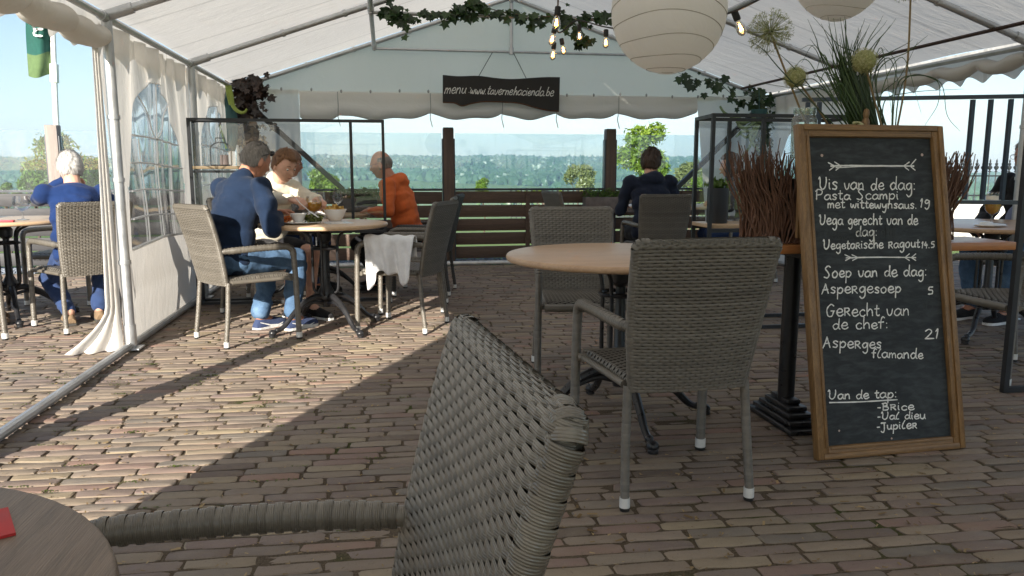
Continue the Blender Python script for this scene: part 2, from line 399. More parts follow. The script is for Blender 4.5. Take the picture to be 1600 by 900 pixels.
tx = RNG.normal(0, .006, nb); ty = RNG.normal(0, .012, nb); zz = RNG.normal(0, .0016, nb)+.006*(fnoise(cx*1.4, cyy*1.4, 5)-.5)
V = []
for sc_, dz in ((1.0, -.03), (1.0, -.0026), (None, 0.0)):
    if sc_ is None:
        px = ox*(1-.0048/ha[:, None]); py = oy*(1-.0048/hb[:, None])
    else: px, py = ox*sc_, oy*sc_
    pz = zz[:, None]+px*tx[:, None]+py*ty[:, None]+dz+(RNG.normal(0, .0007, (nb, NP)) if dz > -.01 else 0)
    V.append(np.stack([px+cx[:, None], py+cyy[:, None], pz], 2))
V.append(np.stack([cx, cyy, zz+.0012], 1)[:, None, :]); V = np.concatenate(V, 1); K = 3*NP+1
q = []
for r_ in range(2):
    for k in range(NP): k2 = (k+1) % NP; q.append((r_*NP+k, r_*NP+k2, (r_+1)*NP+k2, (r_+1)*NP+k))
for k in range(0, NP, 2): q.append((3*NP, 2*NP+k, 2*NP+k+1, 2*NP+(k+2) % NP))
F = (np.array(q)[None]+(np.arange(nb)*K)[:, None, None]).reshape(-1, 4)
t = NT('paving_brick'); g = t.n('NewGeometry'); v = t.coord('Object'); rnd = g.outputs['Random Per Island']
c = t.ramp(rnd, [(0, (.120, .088, .070)), (.14, (.195, .146, .128)), (.28, (.25, .195, .145)), (.40, (.165, .125, .108)), (.50, (.31, .248, .165)), (.58, (.205, .155, .125)), (.68, (.155, .135, .118)), (.77, (.275, .215, .16)), (.86, (.19, .142, .13)), (.94, (.26, .155, .118)), (1, (.17, .148, .128))])
f1 = t.noise(v, 38, 6, .65); f2 = t.noise(v, 6, 4); f3 = t.noise(v, 320, 3); f4 = t.noise(v, 1.1, 4)
c = t.mix(t.math('MULTIPLY', t.ramp(f1, [(.35, (0,)*3), (.7, (1,)*3)]), .38), c, t.ramp(f3, [(.3, (.14, .108, .082)), (.7, (.34, .285, .20))]))
c = t.mix(t.ramp(f2, [(.5, (0, 0, 0)), (.75, (.30, .30, .30))]), c, (.29, .25, .195)); c = t.mix(t.ramp(t.noise(v, 55, 5, .7), [(.60, (0,)*3), (.72, (.6,)*3)]), c, (.085, .066, .050)); c = t.mix(t.ramp(f4, [(.55, (0,)*3), (.75, (.35,)*3)]), c, (.135, .108, .085))
t.set(c, t.ramp(f1, [(.3, (.62,)*3), (.7, (.9,)*3)]), 0, .35); t.bump(t.mix(.4, f1, f3), .45, .004); M['paver'] = t.m
pv = np_mesh('terrace_paving', V.reshape(-1, 3), F, M['paver'], None, True); pv.data.set_sharp_from_angle(angle=R(28)); tag(pv, kind='structure')
# dry blossom and crumbs caught in the joints
n = 6500; px = RNG.uniform(-3, 4.8, n); py = np.abs(RNG.normal(0, 2.2, n))+1.0; kk = RNG.integers(0, n, n*2//3); px[:len(kk)] = px[kk]+RNG.normal(0, .022, len(kk)); py[:len(kk)] = py[kk]; py = np.round((py+.033*(px-1.5)+.6)/PY)*PY-.6+PY/2-.033*(px-1.5)+RNG.normal(0, .0065, n); L = RNG.uniform(.0022, .0085, n)*(1+1.0*(RNG.random(n) < .12)); a = RNG.uniform(0, 6.28, n)
V = np.zeros((n, 4, 3)); ca, sa = np.cos(a), np.sin(a); w = L*.30
for k, (u, s_) in enumerate(((-1, -1), (1, -1), (1, 1), (-1, 1))):
    V[:, k, 0] = px+u*L*ca-s_*w*sa; V[:, k, 1] = py+u*L*sa+s_*w*ca; V[:, k, 2] = .0030+RNG.uniform(0, .0045, n)
M['crumb'] = leafmat('dry_blossom', (.13, .08, .035), (.42, .30, .15), .1)
cb = np_mesh('dry_litter', V.reshape(-1, 3), np.arange(4*n).reshape(-1, 4), M['crumb']); tag(cb, 'dry blossom crumbs lying in the joints of the paving', 'litter', kind='stuff')
n = 2600; px = RNG.normal(-1.1, .8, n); py = RNG.uniform(1.6, 6.5, n); kk = RNG.integers(0, 150, n); px = px[kk]+RNG.normal(0, .03, n); py = py[kk]; py = np.round((py+.033*(px-1.5)+.6)/PY)*PY-.6+PY/2-.033*(px-1.5)+RNG.normal(0, .006, n); s_ = RNG.uniform(.002, .006, n); a = RNG.uniform(0, 6.28, n); e = RNG.uniform(.002, .008, n)
V = np.stack([np.stack([px-s_*np.cos(a), py-s_*np.sin(a), np.full(n, .0015)], 1), np.stack([px+s_*np.sin(a), py-s_*np.cos(a)*.6, e], 1), np.stack([px+s_*np.cos(a), py+s_*np.sin(a), np.full(n, .0015)], 1), np.stack([px-s_*np.sin(a), py+s_*np.cos(a)*.6, e], 1)], 1)
M['joint_moss'] = leafmat('joint_moss_leaves', (.05, .075, .012), (.16, .20, .045), .2)
mo = np_mesh('joint_moss', V.reshape(-1, 3), np.arange(4*n).reshape(-1, 4), M['joint_moss']); tag(mo, 'yellow green moss tufts in the sunny joints of the paving', 'moss', kind='stuff')
# gravel strip under the fence
n = 9000; px = RNG.uniform(-5, 7, n); py = RNG.uniform(9.06, 9.62, n); r_ = RNG.uniform(.008, .02, n); bmv, bmf = ico(1)
V = bmv[None]*np.stack([r_*1.2, r_, r_*.7], 1)[:, None]*(1+.2*RNG.standard_normal((n, len(bmv), 1)))+np.stack([px, py, RNG.uniform(0, .014, n)], 1)[:, None]
F = bmf[None]+(np.arange(n)*len(bmv))[:, None, None]
M['gravel'] = leafmat('blue_grey_gravel', (.10, .12, .15), (.34, .37, .42), 0)
gv = np_mesh('gravel', V.reshape(-1, 3), F.reshape(-1, 3), M['gravel'], None, True); tag(gv, 'blue grey gravel strip at the foot of the fence', 'gravel', kind='stuff')

# --- haze over the valley
hz = MB(); hz.box((0, 0, 30), (5900, 5900, 200)); ho = hz.build('haze', None, None, False); tag(ho, kind='stuff')
hm = bpy.data.materials.new('haze_air'); hm.use_nodes = True; hm.node_tree.nodes.remove(hm.node_tree.nodes['Principled BSDF'])
vp = hm.node_tree.nodes.new('ShaderNodeVolumePrincipled'); vp.inputs['Color'].default_value = (.50, .70, .95, 1); vp.inputs['Density'].default_value = .00028; vp.inputs['Anisotropy'].default_value = .0
hm.node_tree.links.new(vp.outputs['Volume'], hm.node_tree.nodes['Material Output'].inputs['Volume']); ho.data.materials.append(hm)

# --- trees and shrubs beyond the fence
def leaf_cloud(blobs, n, size, seed, squash=.8):
    """n small folded leaves spread through several overlapping clumps"""
    r = np.random.default_rng(seed); blobs = np.array(blobs, float); w = blobs[:, 3]**2; w /= w.sum(); idx = r.choice(len(blobs), n, p=w)
    d = r.standard_normal((n, 3)); d /= np.linalg.norm(d, axis=1)[:, None]; rad = blobs[idx, 3]*(r.uniform(.25, 1, n)**.45)*(1+.25*r.standard_normal(n)*.5)
    P = blobs[idx, :3]+d*rad[:, None]*np.array([1, 1, squash])
    s = size*r.uniform(.6, 1.4, n); nrm = d*.5+r.standard_normal((n, 3))*.7+np.array([0, 0, .5]); nrm /= np.linalg.norm(nrm, axis=1)[:, None]
    u = np.cross(nrm, r.standard_normal((n, 3))); u /= np.linalg.norm(u, axis=1)[:, None]; v_ = np.cross(nrm, u)
    V = np.stack([P-u*s[:, None], P-v_*(s*.42)[:, None]+nrm*(s*.12)[:, None], P+u*s[:, None], P+v_*(s*.42)[:, None]+nrm*(s*.12)[:, None]], 1)
    return V.reshape(-1, 3), np.arange(4*n).reshape(-1, 4)
M['bark'] = pm('bark', (.10, .075, .05), .9, 0, .3, 12, .4, 40)
M['leaf_bright'] = leafmat('spring_leaves', (.11, .20, .015), (.30, .42, .05), .45)
M['leaf_mid'] = leafmat('mid_green_leaves', (.06, .13, .015), (.17, .28, .04), .4)
M['leaf_pale'] = leafmat('pale_olive_leaves', (.16, .19, .06), (.30, .33, .12), .4)
M['leaf_dark'] = leafmat('ivy_leaves', (.012, .035, .010), (.05, .10, .028), .25)
def tree(label, px, py_c, w_px, h_px, Y, m, n, size, seed, name='garden_tree', cat='tree', nb=16, squash=.85):
    """crown given by where it stands in the photograph at depth Y; the trunk goes down to the ground there"""
    c = on_y(px, py_c, Y); rw = w_px/2*Y/FPX; rh = h_px/2*Y/FPX; gz = float(terrain_h(c[0], c[1])); r = np.random.default_rng(seed)
    root = thing(name, label, cat, (c[0], c[1], gz)); blobs = []
    for k in range(nb):
        d = r.standard_normal(3); d /= np.linalg.norm(d); q = r.uniform(.25, .85)
        sh = 1-.35*max(0, d[2]); blobs.append((d[0]*rw*.95*q*sh, d[1]*rw*.95*q*sh, c[2]-gz+d[2]*rh*1.0*q, min(rw, rh)*r.uniform(.30, .5)))
    mb = MB(); H0 = max(.3, c[2]-gz); mb.tube([(0, 0, -.1), (.03*H0, 0, H0*.4), (0, .02*H0, H0*.75), (0, 0, H0+rh*.5)], [.045*rw+.03, .04*rw+.02, .03*rw+.01, .01], 8)
    mb.build('trunk', M['bark'], root)
    lm = MB()
    for bx, by, bz, br in blobs[:10]: lm.tube([(0, 0, H0*.55+r.uniform(0, .3)*H0), (bx*.5, by*.5, (bz+H0*.7)/2), (bx, by, bz)], [.02*rw+.008, .012*rw+.006, .004], 5)
    lm.build('limbs', M['bark'], root)
    V, F = leaf_cloud(blobs, n, size, seed+1, squash); np_mesh('crown', V, F, m, root)
    return root
tree('bright green leafy tree standing behind the dark haired diner', 1012, 246, 92, 132, 26, M['leaf_bright'], 5200, .085, 41)
tree('rounded dark green tree beside the pale fence post and flagpole', 100, 268, 118, 108, 30, M['leaf_mid'], 9000, .085, 42)
tree('lower lighter green tree left of the pale fence post', 52, 290, 60, 50, 34, M['leaf_mid'], 3000, .08, 43, nb=9)
tree('pale olive bushy tree near the middle of the glass fence', 902, 276, 62, 56, 70, M['leaf_pale'], 4200, .13, 44, nb=12)
tree('small round bright green bush above the plank fence', 755, 290, 32, 32, 55, M['leaf_bright'], 1600, .10, 45, 'round_bush', 'bush', 8)
tree('low yellow green shrub below the pale olive tree', 850, 299, 110, 12, 60, M['leaf_bright'], 2200, .10, 46, 'low_shrub', 'bush', 12, .5)
tree('yellow green bush beside the cream seated woman', 505, 284, 66, 46, 40, M['leaf_bright'], 3400, .09, 47, 'round_bush', 'bush', 10)
tree('hazy grey green tree beyond the diagonal brace', 1078, 272, 60, 66, 60, M['leaf_pale'], 2600, .14, 48, nb=10)
tree('green bush seen low between the two black screen posts', 1090, 300, 60, 44, 30, M['leaf_bright'], 2200, .08, 49, 'round_bush', 'bush', 9)
tree('far left low green bush under the hills', 8, 300, 50, 30, 36, M['leaf_mid'], 1500, .08, 50, 'round_bush', 'bush', 8)
# ------------------------------------------------------------------ the party tent
XL, XR, XM, EAVE, RIDGE = -1.59, 4.58, 1.46, 2.0, 3.05
TY = [-5, -3, -1, 1, 3, 5, 7, 9]
tent = thing('party_tent', 'large white party tent on a grey tube frame over the terrace', 'tent', (XM, 2, 0))
def roof_z(x): return EAVE+(RIDGE-EAVE)*(1-abs(x-XM)/(XR-XM if x > XM else XM-XL))
PUL_L, PUL_R = -.09, 2*XM+.09
for Y in TY:
    for s, x in ((0, XL), (1, XR)):
        mb = MB(); mb.tube([(x, Y, .012), (x, Y, EAVE)], .030, 14)
        mb.box((x, Y, .012), (.13, .13, .012), None, 1, .003)
        for zc in (.55, 1.05, 1.42): mb.tube([(x, Y, zc-.012), (x, Y, zc+.012)], .036, 14)
        mb.tube([(x, Y, .03), (x, Y, .16)], .036, 14)
        wb(mb, 'post', M['tube'], tent)
    for s, x in ((0, XL), (1, XR)):
        mb = MB(); mb.tube([(x, Y, EAVE), (XM, Y, RIDGE)], .025, 12)
        t_ = Vector((XM-x, 0, RIDGE-EAVE)).normalized(); mb.tube([np.array((x, Y, EAVE)), np.array((x, Y, EAVE))+np.array(t_)*.16], .033, 12)
        for k in (.25, .42, .62, .8):
            p = np.array((x, Y, EAVE))*(1-k)+np.array((XM, Y, RIDGE))*k; mb.tube([p-np.array(t_)*.014, p+np.array(t_)*.014], .031, 10)
        wb(mb, 'rafter', M['tube'], tent)
    mb = MB(); zt = 2.455; mb.tube([(PUL_L, Y, zt), (PUL_R, Y, zt)], .015, 10)
    for x in (PUL_L, PUL_R): mb.tube([(x, Y, zt-.02), (x, Y, roof_z(x))], .018, 10); mb.ball((x, Y, zt), .026, 10, 8)
    wb(mb, 'tie_bar', M['tube'], tent)
    if Y == 9:
        mb = MB(); mb.tube([(XM, Y, zt), (XM, Y, RIDGE)], .021, 10); mb.tube([(XM, Y, zt-.03), (XM, Y, zt+.05)], .028, 10); wb(mb, 'king_post', M['tube'], tent)
for x, z, nm in ((XL, EAVE-.01, 'eave_purlin'), (XR, EAVE-.01, 'eave_purlin'), (PUL_L, roof_z(PUL_L)-.035, 'purlin'), (PUL_R, roof_z(PUL_R)-.035, 'purlin'), (XM, RIDGE-.03, 'ridge_purlin')):
    mb = MB(); mb.tube([(x, -5, z), (x, 9, z)], .022, 10)
    for Y in TY: mb.tube([(x, max(-5, Y-.09), z), (x, min(9, Y+.09), z)], .030, 10)
    wb(mb, nm, M['tube'], tent)
mb = MB(); mb.tube([(XL, -5, .03), (XL, 9, .03)], .024, 10); wb(mb, 'ground_rail', M['tube'], tent)
mb = MB(); mb.tube([(XL, 9.0, .03), (XR, 9.0, .03)], .024, 10); wb(mb, 'ground_rail', pm('pale_rail', (.75, .75, .73), .4, .3), tent)
mb = MB(); mb.tube([(XR, 7, .03), (XR, 9, .03)], .024, 10); wb(mb, 'ground_rail', M['tube'], tent)
for x, sg in ((XL, 1), (XR, -1)):
    mb = MB(); mb.bar((x+sg*.06, 8.9, 1.90), (x+sg*1.12, 8.9, .90), .055, .055, (0, 1, 0)); wb(mb, 'corner_brace', M['black'], tent, False)
# roof sheets, slightly slack between the frames
for s, x0 in ((0, XL-.03), (1, XR+.03)):
    for i in range(len(TY)-1):
        y0, y1 = TY[i]-(.35 if i == 0 else 0), TY[i+1]+(.06 if i == len(TY)-2 else 0); pts = []
        for k in range(33):
            a = k/32; row = []
            for j in range(25):
                b = j/24; x = x0+(XM-x0)*a; y = y0+(y1-y0)*b
                sag = .018*math.sin(math.pi*b)*math.sin(math.pi*a)**.5-.02*abs(math.sin(math.pi*(a*2.0)))*math.sin(math.pi*b)*.25
                wr = .006*math.sin(9*a+5*b*(1 if s else -1)+i)*math.sin(math.pi*b)+.012*(float(fnoise(a*5+i*7, b*3+s*11, 4))-.5)*math.sin(math.pi*b)
                row.append((x, y, EAVE+(RIDGE-EAVE)*a+.038-sag+wr))
            pts.append(row)
        mb = MB(); mb.grid(pts); wb(mb, 'roof_sheet', M['pvc'], tent, True, 60)
# scalloped valance and rolled-up side walls along the eaves
def valance(x, y0, y1, sgn, z0=2.045, depth=.26):
    top, bot = [], []; n = int((y1-y0)/.02); pts = []
    for k in range(n+1):
        y = y0+(y1-y0)*k/n; zb = z0-depth+.06*abs(math.cos(math.pi*(y)/.27))**1.3-.0
        w = .018*math.sin(y*9+x)+.012*math.sin(y*23)
        pts.append([(x+sgn*(.005+(.02+w)*q), y, z0+(zb-z0)*q) for q in (0, .25, .5, .75, 1)])
    mb = MB(); mb.grid(pts); return wb(mb, 'valance', M['pvc'], tent, True, 60)
for i in range(len(TY)-1):
    valance(XL-.055, TY[i], TY[i+1], -1); valance(XR+.055, TY[i], TY[i+1], 1)
def wall_roll(x, y0, y1, r=.07, z=1.90, seed=0):
    n = 60; path = []; rad = []
    for k in range(n+1):
        b = k/n; y = y0+(y1-y0)*b; tie = abs(math.sin(math.pi*b*4))
        path.append((x+.01*math.sin(b*17+seed), y, z-.035*tie+.008*math.sin(b*31))); rad.append(r*(.62+.42*tie**.5+.08*math.sin(b*43+seed)))
    mb = MB(); mb.tube(path, rad, 16, True, .8); return wb(mb, 'rolled_side_wall', M['pvc_wall'], tent, True, 60)
for y0 in (1, 3): wall_roll(XL-.03, y0+.05, y0+1.95, .085, 1.89, y0)
for y0 in (-5, -3, -1, 1, 3, 5): wall_roll(XR+.02, y0+.06, y0+1.94, .065, 1.92, y0)
# side walls with arched clear windows
def arch(b):
    """window outline at b in 0..1 across the bay: bottom and top height"""
    if b <= .13 or b >= .87: return None
    q = abs(b-.5)/.37; return .60+.03*(1-q), (1.70-.05*q if q < .0 else 1.72-.74*q**1.9*(.55+.45*q)) if q < 1 else .62
def fold(y, z, ph=0.0):
    k = (z/1.95)
    return .016*math.sin(y*8.5+ph)*k**2+.022*math.sin(y*19+2.3*math.sin(y*3)+ph)*k**3+.010*math.sin(z*5+y*3)+.030*math.exp(-((z-.32)/.06)**2)*.4
def side_wall(x, y0, y1, window=True, ph=0.0):
    n = 96; lo, up, pane = [], [], []; ztop = 1.97
    for k in range(n+1):
        b = k/n; y = y0+(y1-y0)*b; w = arch(b) if window else None; zb, zt = w if w else (1.0, 1.0)
        lo.append([(x+fold(y, z, ph), y, z) for z in np.linspace(.015, zb, 14)])
        up.append([(x+fold(y, z, ph), y, z) for z in np.linspace(zt, ztop, 22)])
        if w: pane.append([(x+fold(y, z, ph)-.002, y, z) for z in np.linspace(zb-.012, zt+.012, 18)])
    mb = MB(); mb.grid(lo); mb.grid(up); wl_ = wb(mb, 'side_wall', M['pvc_wall'], tent, True, 70)
    if not window: return
    mb = MB(); mb.grid(pane); wp = wb(mb, 'window_pane', M['clear'], tent, True, 70)
    mb = MB(); yy = lambda b: y0+(y1-y0)*b
    def strip(pts, w=.011):
        w *= .62
        mb.tube([(x+fold(p[0], p[1], ph)+.006, p[0], p[1]) for p in pts], w, 6, True, 1.0)
    for z in (.78, .96, 1.14, 1.32):
        bs = [b for b in np.linspace(.13, .87, 40) if arch(b) and arch(b)[1] > z]
        strip([(yy(b), z+.02*math.sin(b*5)) for b in bs], .010)
    for b in (.32, .5, .68): strip([(yy(b), z) for z in np.linspace(arch(b)[0], min(1.32, arch(b)[1]), 12)], .008)
    for e in (.34, .5, .66): strip([(yy(.5+(e-.5)*q), 1.32+(arch(e)[1]-1.32)*q) for q in np.linspace(0, 1, 8)], .008)
    strip([(yy(b), arch(b)[0]) for b in np.linspace(.135, .865, 30)], .012)
    wb(mb, 'window_bars', pvc('white_window_tape', (.90, .90, .89), .5, .02), tent)
side_wall(XL-.045, 5.03, 6.98, True, .4); side_wall(XL-.045, 7.02, 8.98, True, 2.0); side_wall(XR+.045, 7.02, 8.98, True, 1.1)
for y0 in (-5, -3, -1): side_wall(XL-.045, y0-.01, y0+2.0, False, 0)
# back gable and its rolled-up end wall
n = 80; pts = []
for k in range(n+1):
    x = XL+(XR-XL)*k/n; zt = roof_z(x)+.02; zb = 1.96
    pts.append([(x, 9.035+.012*math.sin(x*4+z*3)+.010*float(fnoise(x*2.5+z*1.7, z*.7, 12)), z) for z in np.linspace(zb, max(zb+.01, zt), 16)])
mb = MB(); mb.grid(pts); wb(mb, 'gable_sheet', pvc('gable_pvc', (.94, .87, .78), .60), tent, True, 70)
ties = [-.92, -.50, .52, 1.34, 1.98, 2.72, 3.72]; pts = []; nx = 150; ring = 18
for k in range(nx+1):
    x = ties[0]+(ties[-1]-ties[0])*k/nx; j = max(i for i in range(len(ties)-1) if ties[i] <= x+1e-9); b = (x-ties[j])/(ties[j+1]-ties[j]); sag = math.sin(math.pi*min(1, max(0, b)))**.6
    base_ = 1.735+.055*(x-ties[0])/(ties[-1]-ties[0])+.05*math.exp(-((x-ties[0])/.3)**2)*-.8
    zb = base_-.065*sag+.012*math.sin(x*14); zt = 1.985; cz = (zb+zt)/2; row = []
    for r_ in range(ring+1):
        th = 2*math.pi*r_/ring; wq = 1+.10*math.sin(5*th+x*6)*sag+.05*math.sin(x*22+th*2)
        row.append((x, 8.985+.055*(.55+.45*sag)*math.cos(th)*wq*(1.25 if math.sin(th) < 0 else .55), cz+(zt-zb)/2*math.sin(th)))
    pts.append(row)
mb = MB(); mb.grid(pts); wb(mb, 'rolled_end_wall', M['pvc_wall'], tent, True, 70)
M['strap'] = pm('grey_strap', (.35, .35, .34), .7)
for x in ties[1:-1]: mb = MB(); mb.tube([(x, 8.90, 1.97), (x+.004, 8.905, 1.82), (x-.003, 8.93, 1.70), (x+.02, 8.92, 1.60)], .005, 6); wb(mb, 'tie_strap', M['strap'], tent)
for x in np.arange(-1.1, 4.2, .32): mb = MB(); mb.ball((x, 8.915, 1.985+.01*math.sin(x*5)), (.012, .01, .02), 8, 6); wb(mb, 'hook', M['strap'], tent)
mb = MB(); mb.tube([(4.24, 3.0, roof_z(4.24)-.03), (4.24, 8.9, roof_z(4.24)-.03)], .014, 8); wb(mb, 'roof_batten', pm('dark_brown_batten', (.05, .025, .018), .6), tent)
def end_panel(x0, x1, ph):
    pts = [[(x, 9.03+.02*math.sin(x*11+ph)*(z/2)+.012*math.sin(x*27+ph), z) for z in np.linspace(.01, 2.0, 20)] for x in np.linspace(x0, x1, 26)]
    mb = MB(); mb.grid(pts); return mb
wb(end_panel(XL, -.93, 0), 'end_wall', M['pvc_wall'], tent, True, 70)
n = 26; pts = []
for k in range(n+1):
    q = k/n; pts.append([(x, 9.03+.02*math.sin(x*11)*(z/2), z) for z, x in [(z, (3.74+.22*(1-min(1, z/1.9)))*(1-q)+XR*q) for z in np.linspace(.01, 2.0, 20)]])
mb = MB(); mb.grid(pts); wb(mb, 'end_wall', M['pvc_wall'], tent, True, 70)
# bunched bright curtains tied outside posts
def curtain(x, y, wtop, wbot, flare, ph, z1=1.93):
    nz_, nu = 40, 60; pts = []
    for i in range(nz_+1):
        q = i/nz_; z = z1*(1-q)+.01; w = wtop+(wbot-wtop)*q**1.5; fl = flare*max(0, (q-.86)/.14)**1.5; row = []
        for k in range(nu+1):
            u = k/nu; amp = (.028 if wtop > .08 else .015)*(.5+.8*q)
            row.append((x-.02-u*w*.55-fl*u+amp*math.sin(u*15+ph+q*1.5)*.5, y-.05-w*u*.8+amp*math.cos(u*15+ph+q), z+(.0 if q < .99 else .004*math.sin(u*20))))
        pts.append(row)
    mb = MB(); mb.grid(pts); return wb(mb, 'bunched_curtain', M['pvc'], tent, True, 80)
curtain(XL-.02, 5.0, .04, .085, .24, 0.3); curtain(XL-.03, 3.0, .14, .20, .1, 1.3).data.materials[0] = M['pvc_wall']; mb = MB(); mb.tube(smooth_path([(XL-.09, 2.93, 1.9), (XL-.08, 2.92, 1.3), (XL-.10, 2.93, .7), (XL-.11, 2.92, .02)], 8), [.075+.006*math.sin(k*.7)+.010*(k/24)**2 for k in range(25)], 14); wb(mb, 'gathered_wall', M['pvc_wall'], tent); curtain(XR+.03, 5.0, .10, .13, .05, .6)
# ------------------------------------------------------------------ woven chairs
def wicker(name, base, dark, hi, rough=.38):
    t = NT(name); g = t.n('NewGeometry'); v = t.coord('Object'); uv = t.n('UVMap'); sp = t.n('SeparateXYZ'); t.l(uv.outputs['UV'], sp.inputs[0])
    c = t.ramp(g.outputs['Random Per Island'], [(0, dark), (.35, base), (.7, base), (1, hi)])
    c = t.mix(.35, c, t.ramp(t.noise(v, 14, 5), [(.3, dark), (.7, hi)]))
    t.set(c, rough, 0, .75)
    s1 = t.math('SINE', t.math('MULTIPLY', sp.outputs[1], 6.283*4)); s2 = t.noise(v, 300, 2)
    t.bump(t.math('ADD', s1, t.math('MULTIPLY', s2, .8)), .30, .0012); return t.m
M['wick'] = wicker('grey_brown_wicker', (.140, .124, .101), (.098, .086, .069), (.188, .170, .142), .30)
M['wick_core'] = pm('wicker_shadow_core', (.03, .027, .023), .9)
def strips(S, m, name, parent):
    """S: list of (points ring [n,3], normals [n,3], across [n,3], closed, width, bulge): woven strands"""
    V, F, UV = [], [], []; o = 0
    for P, N, A, closed, w, bulge in S:
        P, N, A = np.asarray(P), np.asarray(N), np.asarray(A); n = len(P); prof = ((-.5, -bulge), (-.32, bulge*.5), (0, bulge), (.32, bulge*.5), (.5, -bulge)); k = len(prof)
        for a, h in prof: V.append(P+A*(a*w)+N*h)
        L = np.arange(n)/4.0; vs = np.array([0, .18, .5, .82, 1])
        m_ = n if closed else n-1; i = np.arange(m_); i2 = (i+1) % n
        for q in range(k-1):
            F.append(np.stack([o+q*n+i, o+q*n+i2, o+(q+1)*n+i2, o+(q+1)*n+i], 1))
            UV.append(np.stack([np.stack([L[i], np.full(m_, vs[q])], 1), np.stack([L[i]+.25, np.full(m_, vs[q])], 1), np.stack([L[i]+.25, np.full(m_, vs[q+1])], 1), np.stack([L[i], np.full(m_, vs[q+1])], 1)], 1))
        o += n*k
    V = np.concatenate(V); F = np.concatenate(F); UV = np.concatenate(UV)
    me = bpy.data.meshes.new(name); me.vertices.add(len(V)); me.vertices.foreach_set('co', V.astype(np.float32).ravel())
    me.loops.add(F.size); me.loops.foreach_set('vertex_index', F.astype(np.int32).ravel()); me.polygons.add(len(F)); me.polygons.foreach_set('loop_start', np.arange(len(F), dtype=np.int32)*4)
    me.update(calc_edges=True); u = me.uv_layers.new(name='UVMap'); u.data.foreach_set('uv', UV.astype(np.float32).ravel())
    return link(name, me, m, parent, True, 60)
def section(hw, ht, n):
    """closed rounded slab outline, evenly spaced: points, outward normals, in (x, depth)"""
    P = []
    r = ht; Ls = 2*(hw-r); Lc = math.pi*r; tot = 2*Ls+2*Lc
    for k in range(n):
        s = tot*k/n
        if s < Ls: P.append((-hw+r+s, ht, 0, 1))
        elif s < Ls+Lc: a = (s-Ls)/r; P.append((hw-r+r*math.sin(a), r*math.cos(a), math.sin(a), math.cos(a)))
        elif s < 2*Ls+Lc: P.append((hw-r-(s-Ls-Lc), -ht, 0, -1))
        else: a = (s-2*Ls-Lc)/r; P.append((-hw+r-r*math.sin(a), -r*math.cos(a), -math.sin(a), -math.cos(a)))
    return np.array(P)
def woven_slab(rows, periods, amp, w, m, name, parent, ht, bulge=.0006):
    """rows: (centre point, half width, bow, axis_x, axis_depth, axis_up, half thickness): flat strands in running bond"""
    S = []; n = periods*10
    for i, (c, hw, bow, ax, ad, au, h_) in enumerate(rows):
        sec = section(hw, h_, n); f = (periods*np.arange(n)/n+.5*(i % 2)) % 1.0
        wv = amp*(1-2.3*np.clip(1-np.abs(f-.5)/.16, 0, 1)**.6)
        bw = bow*((sec[:, 0]/hw)**2-1)
        P = np.array(c)+np.outer(sec[:, 0]+sec[:, 2]*wv, ax)+np.outer(sec[:, 1]+bw+sec[:, 3]*wv, ad)
        N = np.outer(sec[:, 2], ax)+np.outer(sec[:, 3], ad); A = np.tile(np.array(au), (n, 1)); S.append((P, N, A, True, w, bulge))
    return strips(S, m, name, parent)
def wrapped(path, r, pitch, m, name, parent, flat=1.0, seg=12, weave=True):
    """a leg or arm wound with flat strand: every turn its own ring, with a woven line running along it"""
    P = smooth_path(path, 10); d = np.r_[0, np.cumsum([np.linalg.norm(P[i+1]-P[i]) for i in range(len(P)-1)])]; n = max(2, int(d[-1]/pitch)); S = []
    Q = [np.array([np.interp(d[-1]*k/n, d, [p[a] for p in P]) for a in range(3)]) for k in range(n+1)]; _, fr = frames(Q); T = [Q[min(i+1, n)]-Q[max(i-1, 0)] for i in range(n+1)]
    rr = r if callable(r) else (lambda q: r)
    for i in range(n+1):
        a, b = fr[i]; q = rr(i/n); th = 2*math.pi*np.arange(seg)/seg
        lift = np.where((np.arange(seg) % 6 < 2), (.0012 if i % 2 else -.0010), .0002) if weave else np.zeros(seg)
        N = np.outer(np.cos(th), a)+np.outer(np.sin(th)*flat, b); t_ = T[i]/np.linalg.norm(T[i])
        S.append((Q[i]+N*(q+lift)[:, None], N, np.tile(t_, (seg, 1)), True, pitch*1.03, .0003))
    return strips(S, m, name, parent)

